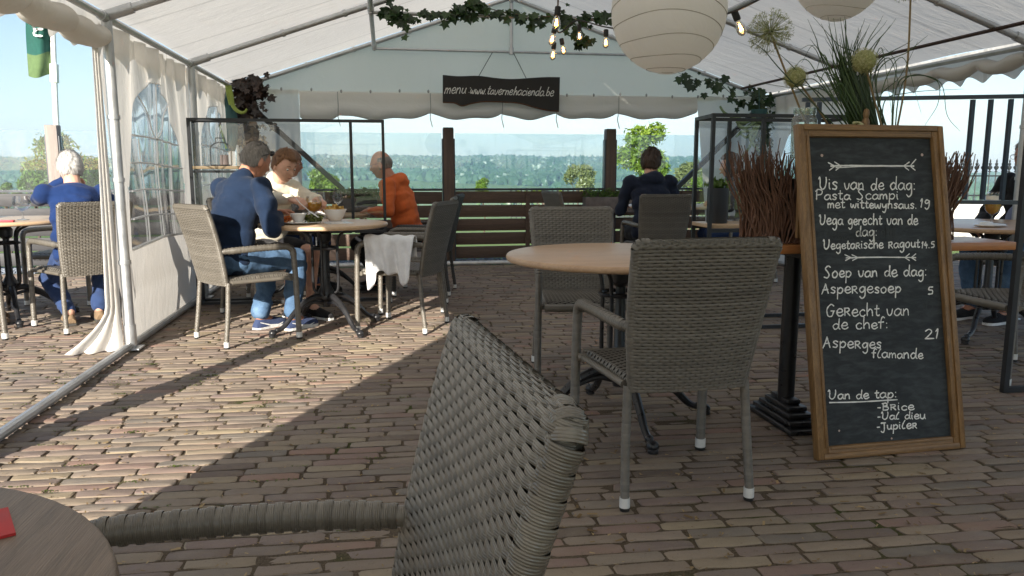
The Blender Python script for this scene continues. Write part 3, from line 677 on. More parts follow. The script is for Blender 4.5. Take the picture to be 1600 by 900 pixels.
def make_chair(label, group='woven armchairs on the terrace'):
    root = thing('woven_armchair', label, 'chair', (0, 0, 0), 0, group); wm = M['wick']
    # seat
    rows = []; ny = 30
    for i in range(ny):
        q = i/(ny-1); y = -.215+.455*q; hw = .208+.034*q
        rows.append(((0, y, .432+.006*math.sin(q*math.pi)-.012*max(0, (q-.86)/.14)**2), hw, .006, (1, 0, 0), (0, 0, 1), (0, 1, 0), .021))
    s = woven_slab(rows, 22, .0020, .0140, wm, 'seat', root, .021)
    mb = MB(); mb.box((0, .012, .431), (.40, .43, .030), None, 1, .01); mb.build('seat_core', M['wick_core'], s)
    mb = MB(); mb.tube([(-.236, .238, .425), (-.1, .246, .424), (.1, .246, .424), (.236, .238, .425)], .021, 12); mb.build('front_roll', wm, s)
    # backrest: leans back, bowed, wider at the top, its top edge woven round
    rows = []; z0, z1 = .415, .910
    def back_c(z): q = (z-.415)/.51; return -.228-.080*q-.045*q*q
    def back_row(q):
        z = z0+(z1-z0)*q; dy = -(.080+.09*q)/.51; up = np.array((0, dy, 1.0)); up /= np.linalg.norm(up); return z, up, np.array((0, up[2], -up[1])), .206+.040*q+.006*math.sin(math.pi*q), .022*math.sin(math.pi*min(1, q*.8+.25))
    nz_ = 45
    for i in range(nz_):
        z, up, ad, hw, bow = back_row(i/(nz_-1)); rows.append(((0, back_c(z), z), hw, bow, (1, 0, 0), ad, up, .0185))
    z, up, ad, hw, bow = back_row(1.0)
    for i in range(1, 7):
        th = i/6.3*math.pi/2; c_ = np.array((0, back_c(z1), z1))+up*(.0185*math.sin(th)*1.15); h_ = max(.0022, .0185*math.cos(th)); rows.append((tuple(c_), hw-.022*(1-math.cos(th)), bow, (1, 0, 0), ad, up*math.cos(th)+np.array((0, 0, .0)), h_))
    bk = woven_slab(rows, 24, .0017, .0107, wm, 'backrest', root, .0185)
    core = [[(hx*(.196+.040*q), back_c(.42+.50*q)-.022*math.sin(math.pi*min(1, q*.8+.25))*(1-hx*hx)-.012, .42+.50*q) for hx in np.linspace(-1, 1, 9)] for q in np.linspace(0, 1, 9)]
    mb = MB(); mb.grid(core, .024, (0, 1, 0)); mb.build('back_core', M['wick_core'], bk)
    for sx in (-1, 1):
        side = [(sx*.228, -.262, .050), (sx*.222, -.240, .22), (sx*.212, -.222, .42)]
        lg = wrapped(side, .0155, .0115, wm, 'leg', root)
        mb = MB(); mb.tube([(sx*.228, -.262, .011), (sx*.228, -.2615, .046)], .0182, 16); mb.build('foot_cap', M['cap'], lg)
        mb = MB(); mb.tube([(sx*.228, -.262, 0), (sx*.228, -.262, .012)], [.0165, .0190], 16); mb.build('foot_pad', M['rubber'], lg)
        # thick wrapped edge of the backrest
        ed = [(sx*(.206+.040*q+.006*math.sin(math.pi*q)-.008), back_c(.415+.505*q), .415+.505*q) for q in np.linspace(0, .93, 8)]; ed += [(sx*.2395, back_c(.905), .903), (sx*.228, back_c(.915)+.001, .9165), (sx*.205, back_c(.915)-.002, .9195)]
        wrapped(ed, lambda q: .0172+.0010*math.sin(q*math.pi)-.003*max(0, q-.93)/.07, .0125, wm, 'side_edge', bk, 1.0, 18)
        lg = wrapped([(sx*.272, .236, .052), (sx*.270, .232, .25), (sx*.268, .228, .45), (sx*.266, .222, .575)], .0185, .0115, wm, 'leg', root)
        mb = MB(); mb.tube([(sx*.272, .236, .011), (sx*.272, .236, .048)], .0215, 16); mb.build('foot_cap', M['cap'], lg)
        mb = MB(); mb.tube([(sx*.272, .236, 0), (sx*.272, .236, .012)], [.0195, .0222], 16); mb.build('foot_pad', M['rubber'], lg)
        wrapped([(sx*.266, .222, .575), (sx*.266, .215, .612), (sx*.265, .190, .634), (sx*.263, .15, .642), (sx*.256, .0, .642), (sx*.246, -.14, .638), (sx*.232, -.222, .634), (sx*.222, -.262, .633)], lambda q: .0215 if q < .9 else .0215-.006*(q-.9)/.1, .0115, wm, 'armrest', root, .86, 14)
        mb = MB(); mb.tube([(sx*.268, .20, .425), (sx*.235, .19, .425)], .016, 10); mb.tube([(sx*.252, .22, .425), (sx*.218, -.2, .425)], .013, 10); mb.build('seat_rail', wm, root)
    return root
chair0 = make_chair('woven armchair')
CH = {}
used = [False]
def place_chair(key, label, x, y, rz):
    """rz: 0 faces away from the camera (+Y), positive turns to the left"""
    if not used[0]:
        used[0] = True; chair0.location = (x, y, 0); chair0.rotation_euler = (0, 0, R(rz)); chair0['label'] = label; CH[key] = chair0; return chair0
    CH[key] = dup(chair0, label, (x, y, 0), R(rz)); return CH[key]
place_chair('A', 'woven armchair close up with its grey seat side turned to the wooden table corner', -.207, .812, 96)
CH['A'].scale = (.965, .965, .965)
place_chair('B', 'woven armchair seen from behind in front of the chalkboard, tucked under the round table', .962, 2.553, 1.5)
place_chair('C', 'woven armchair on the far side of the empty round table', 1.03, 4.0, 176)
place_chair('D', 'woven armchair under the man in the navy pullover', -.93, 5.25, -54)
place_chair('E', 'woven armchair with a white cloth hung over its arm', .10, 5.46, 66)
place_chair('F', 'empty woven armchair behind the one with the white cloth', .20, 6.20, 82)
place_chair('G', 'black backed armchair under the man in the orange hoodie', .33, 7.02, 78)
place_chair('H', 'woven armchair under the dark haired diner in the navy hoodie', 2.50, 6.95, -3)
place_chair('I', 'woven armchair under the white haired diner outside the tent', -2.16, 5.88, 40)
place_chair('K', 'woven armchair facing the camera across the outside table', -2.65, 7.0, 170)
place_chair('L', 'woven armchair cut by the edge of the picture at the outside table', -2.83, 5.55, -60)
place_chair('J', 'woven armchair empty behind the right edge of the chalkboard', 3.36, 3.64, 90)
place_chair('N', 'woven armchair seen edge on left of the dark haired diner', 2.02, 7.9, -80)
place_chair('O', 'woven armchair under the person in black and lavender at the right edge', 4.82, 5.06, 103)
place_chair('P', 'woven armchair under the long haired person behind the screen', 3.62, 7.34, 78)
place_chair('Q', 'woven armchair under the person in the brown cap', -1.0, 7.2, -80)
place_chair('S', 'woven armchair under the person in the cream jacket', -.95, 6.20, -132)
place_chair('T', 'woven armchair under the dark clothed person at the left edge', -3.42, 5.95, -75)

M['wick_dark'] = wicker('black_wicker', (.020, .019, .018), (.012, .012, .012), (.035, .033, .03), .35)
for o_ in COL.objects:
    pr_ = o_.parent; ow = pr_ if pr_ == CH['G'] else (pr_.parent if pr_ else None)
    if ow == CH['G'] and o_.type == 'MESH' and o_.data.materials[0] == M['wick']: o_.material_slots[0].link = 'OBJECT'; o_.material_slots[0].material = M['wick_dark']

# ------------------------------------------------------------------ tables
M['beech'] = wood('beech_top', (.42, .25, .14), (.60, .40, .25), .35, 0, 5, 9, .04)
M['beech_pale'] = wood('pale_beech_top', (.50, .33, .19), (.66, .47, .30), .35, 0, 5, 9, .04)
M['oldwood'] = wood('weathered_table_top', (.085, .058, .042), (.27, .20, .15), .5, 1, 8, 26, .35)
M['orange_wood'] = wood('orange_varnished_wood', (.34, .13, .045), (.50, .22, .08), .3, 0, 6, 16, .06)
def iron_pedestal(root, h, spread=.42, rot=0.0, reach=.0):
    mb = MB(); mb.lathe([(.026, .16), (.032, .20), (.052, .22), (.056, .27), (.04, .30), (.026, .33), (.022, h-.12), (.045, h-.10), (.05, h-.05), (.03, h-.02)], 20); mb.build('column', M['iron'], root)
    mb = MB()
    for k in range(4):
        a = rot+math.pi/4+k*math.pi/2; x, y = math.cos(a), math.sin(a)
        mb.tube(smooth_path([(x*.05, y*.05, .25), (x*.085, y*.085, .29), (x*.088, y*.088, .45), (x*.088, y*.088, h-.14), (x*.11, y*.11, h-.06), (x*.20, y*.20, h-.012)], 6), .0095, 10)
    mb.tube([(.088*math.cos(rot+math.pi/4+t_*math.pi/16), .088*math.sin(rot+math.pi/4+t_*math.pi/16), h-.15) for t_ in range(33)], .010, 8)
    mb.build('rods', M['iron'], root)
    for k in range(4):
        a = rot+k*math.pi/2; x, y = math.cos(a), math.sin(a)
        mb = MB(); pts = [(.03, .235), (.10, .235), (.19, .195), (.27, .125), (.335, .060), (spread-.03, .035)]
        mb.tube(smooth_path([(x*p, y*p, z) for p, z in pts], 6), [.024-.010*i/30 for i in range(31)], 10)
        mb.tube(smooth_path([(x*p, y*p, z-.045*max(0, 1-i/4)) for i, (p, z) in enumerate(pts)], 6), [.013-.004*i/30 for i in range(31)], 8)
        mb.ball((x*(spread-.015), y*(spread-.015), .030), (.027, .027, .022), 14, 8); mb.lathe([(.014, .0), (.022, .004), (.022, .016), (.016, .024)], 14, (x*(spread-.01), y*(spread-.01), 0))
        mb.ball((x*(spread-.05), y*(spread-.05), .048), (.018, .018, .014), 10, 6); mb.build('leg', M['iron'], root)
def round_top(root, r, h, m, t=.028, edge=.012):
    mb = MB(); pr = [(.0001, h-t)]+[(r-edge+edge*math.sin(a), h-t/2-t/2*math.cos(a)) for a in np.linspace(0, math.pi, 9)]+[(.0001, h)]
    mb.lathe(pr, 72); return mb.build('tabletop', m, root)
t1 = thing('round_table', 'empty round beech table on a black cast iron pedestal behind the foremost upright chair', 'table', (1.0, 3.19, 0), 0, 'round tables on iron pedestals'); round_top(t1, .50, .75, M['beech']); iron_pedestal(t1, .725, .43, R(92))
t2 = thing('round_table', 'round beech table laid with plates, beer and crisps', 'table', (-.43, 5.47, 0), 0, 'round tables on iron pedestals'); round_top(t2, .44, .75, M['beech_pale']); iron_pedestal(t2, .725, .43, R(35))
t3 = thing('round_table', 'weathered brown round tabletop in the lower left corner', 'table', (-.62, .58, 0), 0, 'round tables on iron pedestals'); round_top(t3, .392, .74, M['oldwood'], .026, .006); iron_pedestal(t3, .715, .40, 0)
t4 = thing('round_table', 'round table outside the tent with an empty stemmed glass', 'table', (-2.80, 6.24, 0), 0, 'round tables on iron pedestals'); round_top(t4, .50, .75, M['beech_pale']); iron_pedestal(t4, .725, .43, .5)
t5 = thing('round_table', 'round table behind the glass screen in front of the orange hooded man', 'table', (-.62, 7.08, 0), 0, 'round tables on iron pedestals'); round_top(t5, .48, .73, M['beech_pale']); iron_pedestal(t5, .705, .43, .2)
t7 = thing('round_table', 'round table carrying the stemmed beer glass at the right edge', 'table', (4.06, 4.62, 0), 0, 'round tables on iron pedestals'); round_top(t7, .62, .75, M['beech']); iron_pedestal(t7, .725, .52, R(38))
t8 = thing('round_table', 'round table in front of the navy hooded diner', 'table', (2.98, 7.75, 0), 0, 'round tables on iron pedestals'); round_top(t8, .50, .75, M['beech_pale']); iron_pedestal(t8, .725, .43, .5)
# long high table behind the chalkboard
T6H = .80
t6 = thing('side_table', 'narrow orange wooden table on a black stepped foot behind the chalkboard', 'table', (2.04, 3.06, 0))
mb = MB(); mb.box((0, 0, T6H-.0175), (1.28, .30, .035), None, 1, .004); mb.build('tabletop', M['orange_wood'], t6)
for x in (-.31, .22):
    mb = MB(); mb.tube([(x, 0, .09), (x, 0, T6H-.035)], .036, 20)
    for i, (w, z) in enumerate(((.40, .012), (.335, .038), (.275, .062), (.215, .085), (.15, .108))): mb.box((x, 0, z), (w*.42, w, .022), None, 1, .007)
    mb.box((x, 0, T6H-.045), (.10, .30, .02)); mb.build('pedestal', M['iron'], t6)
M['card'] = pm('red_card', (.42, .02, .02), .6)
mb = MB(); mb.box((0, 0, .0015), (.075, .075, .003)); c_ = mb.build('beer_mat', M['card'], None, False); p = on_z(-50, 832, .74); c_.location = (p[0], p[1], .7402); c_.rotation_euler = (0, 0, .5); tag(c_, 'red card lying on the weathered tabletop', 'card')

# ------------------------------------------------------------------ black metal screens
def bars(mb, segs, w=.024):
    for a, b in segs: mb.bar(a, b, w, w)
pz = 1.50
sl = thing('shelf_screen', 'black metal frame screen with plank shelves and glass beside the seated couple', 'screen', (-.78, 6.68, 0))
mb = MB(); y0, y1 = 6.60, 6.76
bars(mb, [((-1.545, y, 0), (-1.545, y, pz)) for y in (y0, y1)]+[((-1.10, y, 0), (-1.10, y, .04)) for y in (y0, y1)])
bars(mb, [((-1.557, y0, pz+.012), (-.0, y0, pz+.012)), ((-1.545, y0, pz+.012), (-1.545, y1, pz+.012)), ((-1.545, y1, pz+.011), (-1.11, y1, pz+.011)), ((-.012, y0, .0), (-.012, y0, pz)), ((-.275, y0, .60), (-.275, y0, pz)), ((-1.533, y0, .02), (-.024, y0, .02)), ((-1.545, y0, .02), (-1.545, y1, .02)), ((-.263, y0, .60), (-.024, y0, .60)), ((-1.533, y0, .60), (-.287, y0, .60)), ((-1.098, y0, .60), (-1.098, y0, 1.5)) if False else ((-1.533, y1, .02), (-1.11, y1, .02))])
for z in (.45, .78, 1.10):
    bars(mb, [((-1.545, y0+.012, z), (-1.545, y1-.012, z)), ((-1.533, y0, z), (-1.06, y0, z)), ((-1.06, y0+.012, z), (-1.06, y1-.012, z))], .02)
wb(mb, 'frame', M['black'], sl, False)
for z in (.45, .78, 1.10):
    mb = MB(); mb.box((-1.30, (y0+y1)/2, z+.032), (.50, .17, .024), None, 1, .003); wb(mb, 'plank_shelf', wood('pine_shelf', (.52, .36, .19), (.70, .54, .34), .55, 0), sl)
mb = MB(); mb.box((-.78, y0+.018, 1.05), (1.50, .004, .87)); wb(mb, 'glass_sheet', M['plexi'], sl, False)
# right hand box screen
sr = thing('shelf_screen', 'black metal box screen holding the dark flowerpot', 'screen', (2.60, 5.10, 0))
mb = MB(); zA = 1.46; xa, xb, ya, yb = 2.17, 3.25, 4.95, 5.35
P4 = [(xa, ya), (xb, ya), (xb, yb), (xa+.05, yb)]
bars(mb, [((x, y, 0), (x, y, zA)) for x, y in P4]+[((xa+.30, yb, .75), (xa+.30, yb, zA)), ((xa+.36, ya, .75), (xa+.36, ya, zA))])
bars(mb, [((xa-.012, ya, zA+.012), (xb+.012, ya, zA+.012)), ((xa+.038, yb, zA+.012), (xb+.012, yb, zA+.012)), ((xa+.01, ya+.012, zA+.012), (xa+.05, yb-.012, zA+.012)), ((xb, ya+.012, zA+.012), (xb, yb-.012, zA+.012)), ((xa+.012, ya, .70), (xb-.012, ya, .70)), ((xa+.062, yb, .70), (xb-.012, yb, .70)), ((xa+.012, ya, .02), (xb-.012, ya, .02)), ((xa+.062, yb, .02), (xb-.012, yb, .02))])
wb(mb, 'frame', M['black'], sr, False)
mb = MB(); mb.box((2.71, 5.15, .727), (1.02, .36, .028), None, 1, .003); wb(mb, 'plank_shelf', M['beech_pale'], sr)
mb = MB(); mb.box((2.71, yb+.018, 1.10), (1.0, .004, .70)); wb(mb, 'glass_sheet', M['plexi'], sr, False)
# tall barred screen behind the grasses
s2 = thing('barred_screen', 'tall blue black barred screen behind the grass arrangement', 'screen', (3.15, 4.05, 0))
def lp(x): return 4.17-(x-2.37)*.36
mb = MB(); zt = 1.505
bars(mb, [((2.36, lp(2.36), zt), (3.95, lp(3.95), zt)), ((2.36, lp(2.36), .93), (3.95, lp(3.95), .93))], .022)
for px in (1258, 1276, 1358, 1513, 1541, 1572):
    d = ray(px, 240); k = (4.17+2.37*.36)/(d[1]+.36*d[0]); x = d[0]*k; zb_ = 0 if px == 1258 else .944
    bars(mb, [((x, lp(x), zb_), (x, lp(x), zt-.014))], .020)
bars(mb, [((3.936, lp(3.936), 0), (3.936, lp(3.936), zt-.014))], .028)
wb(mb, 'frame', pm('blue_black_steel', (.035, .05, .075), .35, .2), s2, False)
# frame standing at the right edge
s3 = thing('metal_frame_screen', 'black square tube screen standing nearest the right edge', 'screen', (3.4, 3.3, 0))
mb = MB(); bars(mb, [((3.05, 3.3, 0), (3.05, 3.3, 1.56)), ((3.036, 3.3, 1.574), (3.86, 3.3, 1.574)), ((3.846, 3.3, 0), (3.846, 3.3, 1.56)), ((3.064, 3.3, .014), (3.832, 3.3, .014)), ((3.064, 3.3, .70), (3.832, 3.3, .70))], .028)
wb(mb, 'frame', M['black'], s3, False)

# ------------------------------------------------------------------ fence round the terrace
M['fence'] = wood('dark_stained_planks', (.058, .036, .027), (.16, .10, .07), .6, 0, 6, 16, .25)
M['fence_post'] = wood('dark_stained_post', (.07, .045, .034), (.17, .11, .08), .6, 2, 6, 16, .25)
M['fence_grey'] = wood('grey_dark_planks', (.030, .030, .033), (.075, .072, .075), .6, 0, 6, 16, .25)
M['grey_post'] = wood('weathered_post', (.20, .17, .15), (.34, .29, .26), .75, 2, 6, 16, .25)
M['steel'] = pm('dark_steel_flange', (.06, .065, .075), .4, .4)
FY = 9.42; posts = [-5.65, -3.64, -1.27, .757, 2.775, 4.80, 6.85]
lab = {-5.65: 'square weathered fence post at the far left end of the fence', -1.27: 'dark square fence post behind the left white end wall of the tent', 4.80: 'dark square fence post behind the right white end wall of the tent', 6.85: 'dark square fence post right of the tent behind the barred screen', -3.64: 'pale weathered square fence post in sunlight below the flagpole', .757: 'dark square fence post below the right end of the hanging sign', 2.775: 'dark square fence post beside the bright green tree'}
for x in posts:
    pale = x < -3; r_ = thing('fence_post', lab.get(x, 'square wooden fence post in the terrace fence beyond the tent corner'), 'fence post', (x, FY, 0), 0, 'posts of the glass topped fence')
    mb = MB(); mb.box((0, 0, .80), (.125, .125, 1.62), None, 1, .006); mb.build('post', M['grey_post'] if pale else M['fence_post'], r_)
    mb = MB()
    for s_ in (-1, 1): mb.box((s_*.070, 0, .76), (.014, .10, 1.46))
    mb.build('flange', M['steel'], r_, False)
    if not pale: mb = MB(); mb.box((0, 0, 1.616), (.118, .118, .012)); mb.build('cap', M['steel'], r_, False)
for i in range(len(posts)-1):
    a, b = posts[i]+.082, posts[i+1]-.082; c_ = (a+b)/2; w = b-a
    word = ['far left end of the fence', 'sunlit bay behind the outside table', 'bay behind the seated couple', 'middle bay between the two dark posts', 'bay behind the navy hooded diner', 'bay hidden behind the twig basket'][i]
    f = thing('plank_fence', 'dark horizontal plank fence panel with narrow gaps, '+word, 'fence', (c_, FY, 0), 0, 'plank panels of the fence')
    mb = MB()
    for k in range(5): mb.box((0, .005*(k % 2), .115+k*.168), (w, .030, .146), (0, .002*(k-2), 0), 1, .004)
    mb.build('planks', M['fence_grey'] if i < 2 else M['fence'], f)
    mb = MB(); mb.box((w*(-.02), -.028, .43), (.05, .03, .84)); mb.build('batten', M['fence_grey'] if i < 2 else M['fence'], f)
    mb = MB(); mb.box((0, 0, .882), (w, .05, .028)); mb.build('rail', M['steel'], f, False)
    mb = MB(); mb.box((0, 0, 1.225), (w, .010, .66)); mb.build('glass_panel', M['glass'], f, False)
# ------------------------------------------------------------------ handwriting
G_ = {
'a': (.85, "0.75,0.8 0.45,1 0.1,0.7 0.06,0.25 0.35,0 0.68,0.35 0.78,0.92|0.77,0.9 0.76,0.3 0.92,0.02"),
'b': (.8, "0.12,1.9 0.08,1 0.1,0.05|0.1,0.6 0.45,0.95 0.75,0.6 0.6,0.08 0.1,0.08"), 'c': (.75, "0.72,0.82 0.45,1 0.1,0.65 0.18,0.12 0.5,0 0.75,0.2"),
'd': (.9, "0.7,0.8 0.4,0.98 0.06,0.55 0.25,0.02 0.6,0.2 0.75,0.8|0.82,1.85 0.76,0.9 0.76,0.25 0.92,0.02"), 'e': (.75, "0.1,0.48 0.4,0.5 0.68,0.62 0.62,0.95 0.32,1 0.06,0.5 0.25,0.03 0.55,0.02 0.8,0.25"),
'f': (.7, "0.72,1.65 0.5,1.85 0.33,1.4 0.28,0.7 0.27,0|0.02,0.95 0.62,1.0"), 'g': (.85, "0.74,0.8 0.45,1 0.1,0.6 0.25,0.1 0.58,0.25 0.76,0.9|0.76,0.95 0.76,0 0.7,-0.6 0.4,-0.9 0.12,-0.6"),
'h': (.8, "0.12,1.9 0.09,1 0.1,0|0.1,0.5 0.42,0.98 0.66,0.75 0.72,0"), 'i': (.32, "0.1,1 0.1,0.3 0.22,0.02|0.12,1.42 0.14,1.5"),
'j': (.5, "0.4,1 0.38,-0.5 0.1,-0.85 -0.1,-0.6|0.42,1.4 0.43,1.48"), 'l': (.38, "0.12,1.9 0.08,0.8 0.12,0.1 0.3,0.02"), 'L': (.55, "0.5,1.75 0.25,1.2 0.08,0.5 0.2,0.05 0.5,0.1"),
'm': (1.1, "0.08,1 0.08,0|0.08,0.6 0.33,0.98 0.5,0.7 0.5,0.02|0.5,0.6 0.78,0.98 0.94,0.7 1.0,0"), 'n': (.8, "0.08,1 0.08,0|0.08,0.55 0.38,0.98 0.62,0.8 0.68,0.02"),
'o': (.82, "0.42,1 0.1,0.65 0.18,0.08 0.52,0.03 0.74,0.5 0.6,0.92 0.38,1"), 'p': (.82, "0.12,1 0.1,0 0.08,-0.9|0.1,0.6 0.45,0.98 0.76,0.6 0.5,0.05 0.12,0.15"),
'r': (.62, "0.1,1 0.1,0|0.1,0.55 0.35,0.95 0.6,0.92"), 'R': (.78, "0.1,0 0.1,1.12|0.02,1.1 0.5,1.15 0.62,0.85 0.4,0.6 0.12,0.55|0.3,0.58 0.72,0"), 's': (.7, "0.66,0.85 0.4,1.02 0.14,0.82 0.35,0.55 0.58,0.35 0.45,0.02 0.1,0.1"),
't': (.62, "0.3,1.6 0.26,0.8 0.28,0.12 0.5,0.02 0.62,0.15|0.02,1.05 0.6,1.1"), 'u': (.82, "0.08,1 0.1,0.3 0.35,0.02 0.62,0.25 0.72,1|0.71,0.6 0.74,0.15 0.84,0.02"),
'v': (.78, "0.05,1.0 0.15,0.35 0.35,0.02 0.6,0.3 0.7,1"), 'w': (1.05, "0.05,1 0.1,0.3 0.3,0.05 0.5,0.75|0.5,0.75 0.62,0.1 0.82,0.08 0.98,1"), 'y': (.8, "0.05,1 0.12,0.4 0.4,0.28 0.68,0.95|0.7,1 0.62,-0.2 0.4,-0.85 0.08,-0.65"),
'V': (1.15, "0.0,1.45 0.15,1.75 0.22,1.2 0.2,0.4 0.5,0.02 0.85,0.35 1.0,1.2 0.98,1.75"), 'P': (1.0, "0.2,1.75 0.18,0.9 0.14,0|0,1.45 0.35,1.85 0.85,1.6 0.75,0.95 0.2,0.8"),
'S': (1.0, "0.95,1.75 0.6,1.95 0.25,1.55 0.55,1.0 0.75,0.5 0.5,0.02 0.05,0.15"), 'A': (.98, "0,-0.1 0.3,0.9 0.5,1.7|0.5,1.7 0.62,1.0 0.85,0|0.15,0.62 0.8,0.68"),
'G': (1.05, "0.9,1.55 0.55,1.8 0.1,1.1 0.2,0.1 0.65,0.05 0.88,0.75|0.55,0.8 1.0,0.82"), 'B': (.95, "0.15,0 0.15,1.6|0,1.5 0.55,1.6 0.62,1.05 0.2,0.85|0.2,0.85 0.8,0.65 0.7,0.08 0.12,0"),
'J': (.8, "0.0,1.5 0.7,1.55|0.5,1.55 0.5,0.0 0.3,-0.6 0.0,-0.3"), ':': (.35, "0.12,0.15 0.14,0.22|0.12,0.95 0.14,1.02"), '.': (.3, "0.08,0.02 0.13,0.08"), '-': (.5, "0.05,0.6 0.42,0.62"), ' ': (.62, ""),
'1': (.42, "0.05,1.3 0.28,1.75 0.12,0"), '9': (.8, "0.7,1.4 0.4,1.75 0.1,1.3 0.3,0.95 0.68,1.3|0.72,1.6 0.65,0.3 0.35,-0.25 0.1,0"), '4': (.7, "0.3,1.7 0.08,0.8 0.65,0.8|0.5,1.2 0.42,-0.05"),
'5': (.72, "0.7,1.65 0.25,1.6|0.25,1.6 0.18,1.0 0.6,0.9 0.6,0.2 0.1,0.05"), '2': (.85, "0.05,1.4 0.4,1.75 0.65,1.35 0.35,0.6 0.02,0.05|0.02,0.05 0.85,0.1"), '/': (.4, "0.05,0.9 0.3,1.9"),
'W': (1.05, "0.05,1 0.05,0.3 0.25,0.02 0.5,0.4 0.52,0.95|0.52,0.5 0.7,0.05 0.92,0.2 1.0,1"),
}
def text_strokes(s, rnd):
    out = []; x = 0
    for ch in s:
        w, d = G_[ch]; k = rnd.uniform(.93, 1.07); dy = rnd.uniform(-.05, .05)
        for st in (d.split('|') if d else []):
            P = [tuple(map(float, q.split(','))) for q in st.split()]; P = [np.array((x+px*k+rnd.uniform(-.015, .015), py*k+dy+rnd.uniform(-.02, .02), 0)) for px, py in P]
            out.append([p[:2] for p in smooth_path(P, 6 if len(P) > 2 else 4)])
        x += (w+.13)*k
    return out, max(x-.13, .01)
def ribbon(mb, P3, w, n, rnd):
    """flat chalk stroke of uneven width on a plane with normal n"""
    P3 = [np.array(p) for p in P3]; L, Rr = [], []
    for i, p in enumerate(P3):
        t = P3[min(i+1, len(P3)-1)]-P3[max(i-1, 0)]; t = t/(np.linalg.norm(t)+1e-9); s_ = np.cross(n, t); q = w*.5*rnd.uniform(.72, 1.2); L.append(p+s_*q); Rr.append(p-s_*q)
    e0 = P3[0]-(P3[1]-P3[0])/(np.linalg.norm(P3[1]-P3[0])+1e-9)*w*.4; e1 = P3[-1]+(P3[-1]-P3[-2])/(np.linalg.norm(P3[-1]-P3[-2])+1e-9)*w*.4; m = len(P3)
    mb.add(L+Rr+[e0, e1], [(i, m+i, m+i+1, i+1) for i in range(m-1)]+[(0, 2*m, m), (m-1, 2*m-1, 2*m+1)])

# ------------------------------------------------------------------ chalkboard
t = NT('chalkboard_slate'); v = t.coord('Object'); f = t.noise(v, 5, 6, .65, .8); f2 = t.noise(t.coord('Object', (1, 1, 3.5), (0, .5, 0)), 14, 5, .6, .5); f3 = t.noise(v, 210, 2)
c = t.ramp(f, [(.35, (.010, .0125, .014)), (.6, (.017, .021, .023)), (.8, (.034, .040, .043))]); c = t.mix(t.math('MULTIPLY', t.ramp(f2, [(.42, (0,)*3), (.78, (1,)*3)]), .48), c, (.085, .095, .10)); c = t.mix(t.ramp(f3, [(.74, (0,)*3), (.80, (.5,)*3)]), c, (.20, .21, .21))
t.set(c, .58, 0, .4); M['slate'] = t.m
M['chalk'] = pm('white_chalk', (.80, .80, .77), .9, 0, .10, 60)
M['chalk_faint'] = pm('wiped_chalk', (.040, .046, .048), .9, 0, .12, 60)
M['oak'] = wood('brown_oak_frame', (.095, .048, .018), (.33, .19, .075), .42, 2, 7, 18, .2)
M['oak_x'] = wood('brown_oak_rail', (.095, .048, .018), (.33, .19, .075), .42, 0, 7, 18, .2)
BL, BR = np.array((1.608, 2.600, .0)), np.array((2.268, 2.632, .0)); TL, TR = np.array((1.600, 2.880, 1.280)), np.array((2.258, 2.886, 1.285))
bo = (BL+BR)/2; ux = (BR-BL)/np.linalg.norm(BR-BL); uy = ((TL+TR)-(BL+BR)); uy = uy-ux*np.dot(ux, uy); uy /= np.linalg.norm(uy); un = np.cross(ux, uy); BH = np.linalg.norm((TL+TR)/2-bo); BW = .66
board = thing('chalkboard', 'oak framed menu chalkboard with white handwriting leaning on the side table', 'chalkboard', bo)
def bp(u, w_, d=0.0): return bo+ux*u+uy*w_+un*d          # board plane: across, up, out towards the reader
BM = Matrix((ux, uy, un)).transposed()
def bbox(mb, u, w_, d, size, bev=0.0): return mb.box(bp(u, w_, d), size, BM, 1, bev)
fw = .051
mb = MB(); bbox(mb, 0, BH/2, -.004, (BW-2*fw+.02, BH-2*fw+.02, .012)); wb(mb, 'slate_panel', M['slate'], board, False)
for s_ in (-1, 1):
    mb = MB(); bbox(mb, s_*(BW/2-fw/2), BH/2, 0, (fw, BH, .030), .004); bbox(mb, s_*(BW/2-.013), BH/2, .0165, (.024, BH-.006, .012), .004); bbox(mb, s_*(BW/2-fw+.008), BH/2, .0150, (.013, BH-2*fw+.012, .008), .003)
    wb(mb, 'frame_stile', M['oak'], board)
for yv, k in ((fw/2, -1), (BH-fw/2, 1)):
    mb = MB(); bbox(mb, 0, yv, -.001, (BW-2*fw-.001, fw, .030), .004); bbox(mb, 0, yv+k*(fw/2-.013), .0155, (BW-.052, .024, .012), .004); bbox(mb, 0, yv-k*(fw/2-.008), .0140, (BW-2*fw-.016, .013, .008), .003)
    wb(mb, 'frame_rail', M['oak_x'], board)
mb = MB()
for s_ in (-1, 1):
    a = bp(s_*(BW/2-.05), BH-.10, -.03); mb.bar(a, (a[0], 2.868, .835), .03, .02); 
wb(mb, 'back_leg', M['oak'], board)
rnd = random.Random(5); PLN = bp(0, .5, .0033); chalk = MB(); faint = MB()
def onb(x, y): return on_plane(x, y, PLN, un)
def write(s, x0, x1, y0, y1, xh, w=.0050, mb=chalk, slant=0.0):
    """baseline from (x0,y0) to (x1,y1) in photo pixels, letters xh high"""
    st, W_ = text_strokes(s, rnd)
    for P in st:
        q = []
        for x, y in P:
            u = x/W_; q.append(onb(x0+(x1-x0)*u+slant*y*xh, y0+(y1-y0)*u-y*xh))
        ribbon(mb, q, w*rnd.uniform(.9, 1.12), un, rnd)
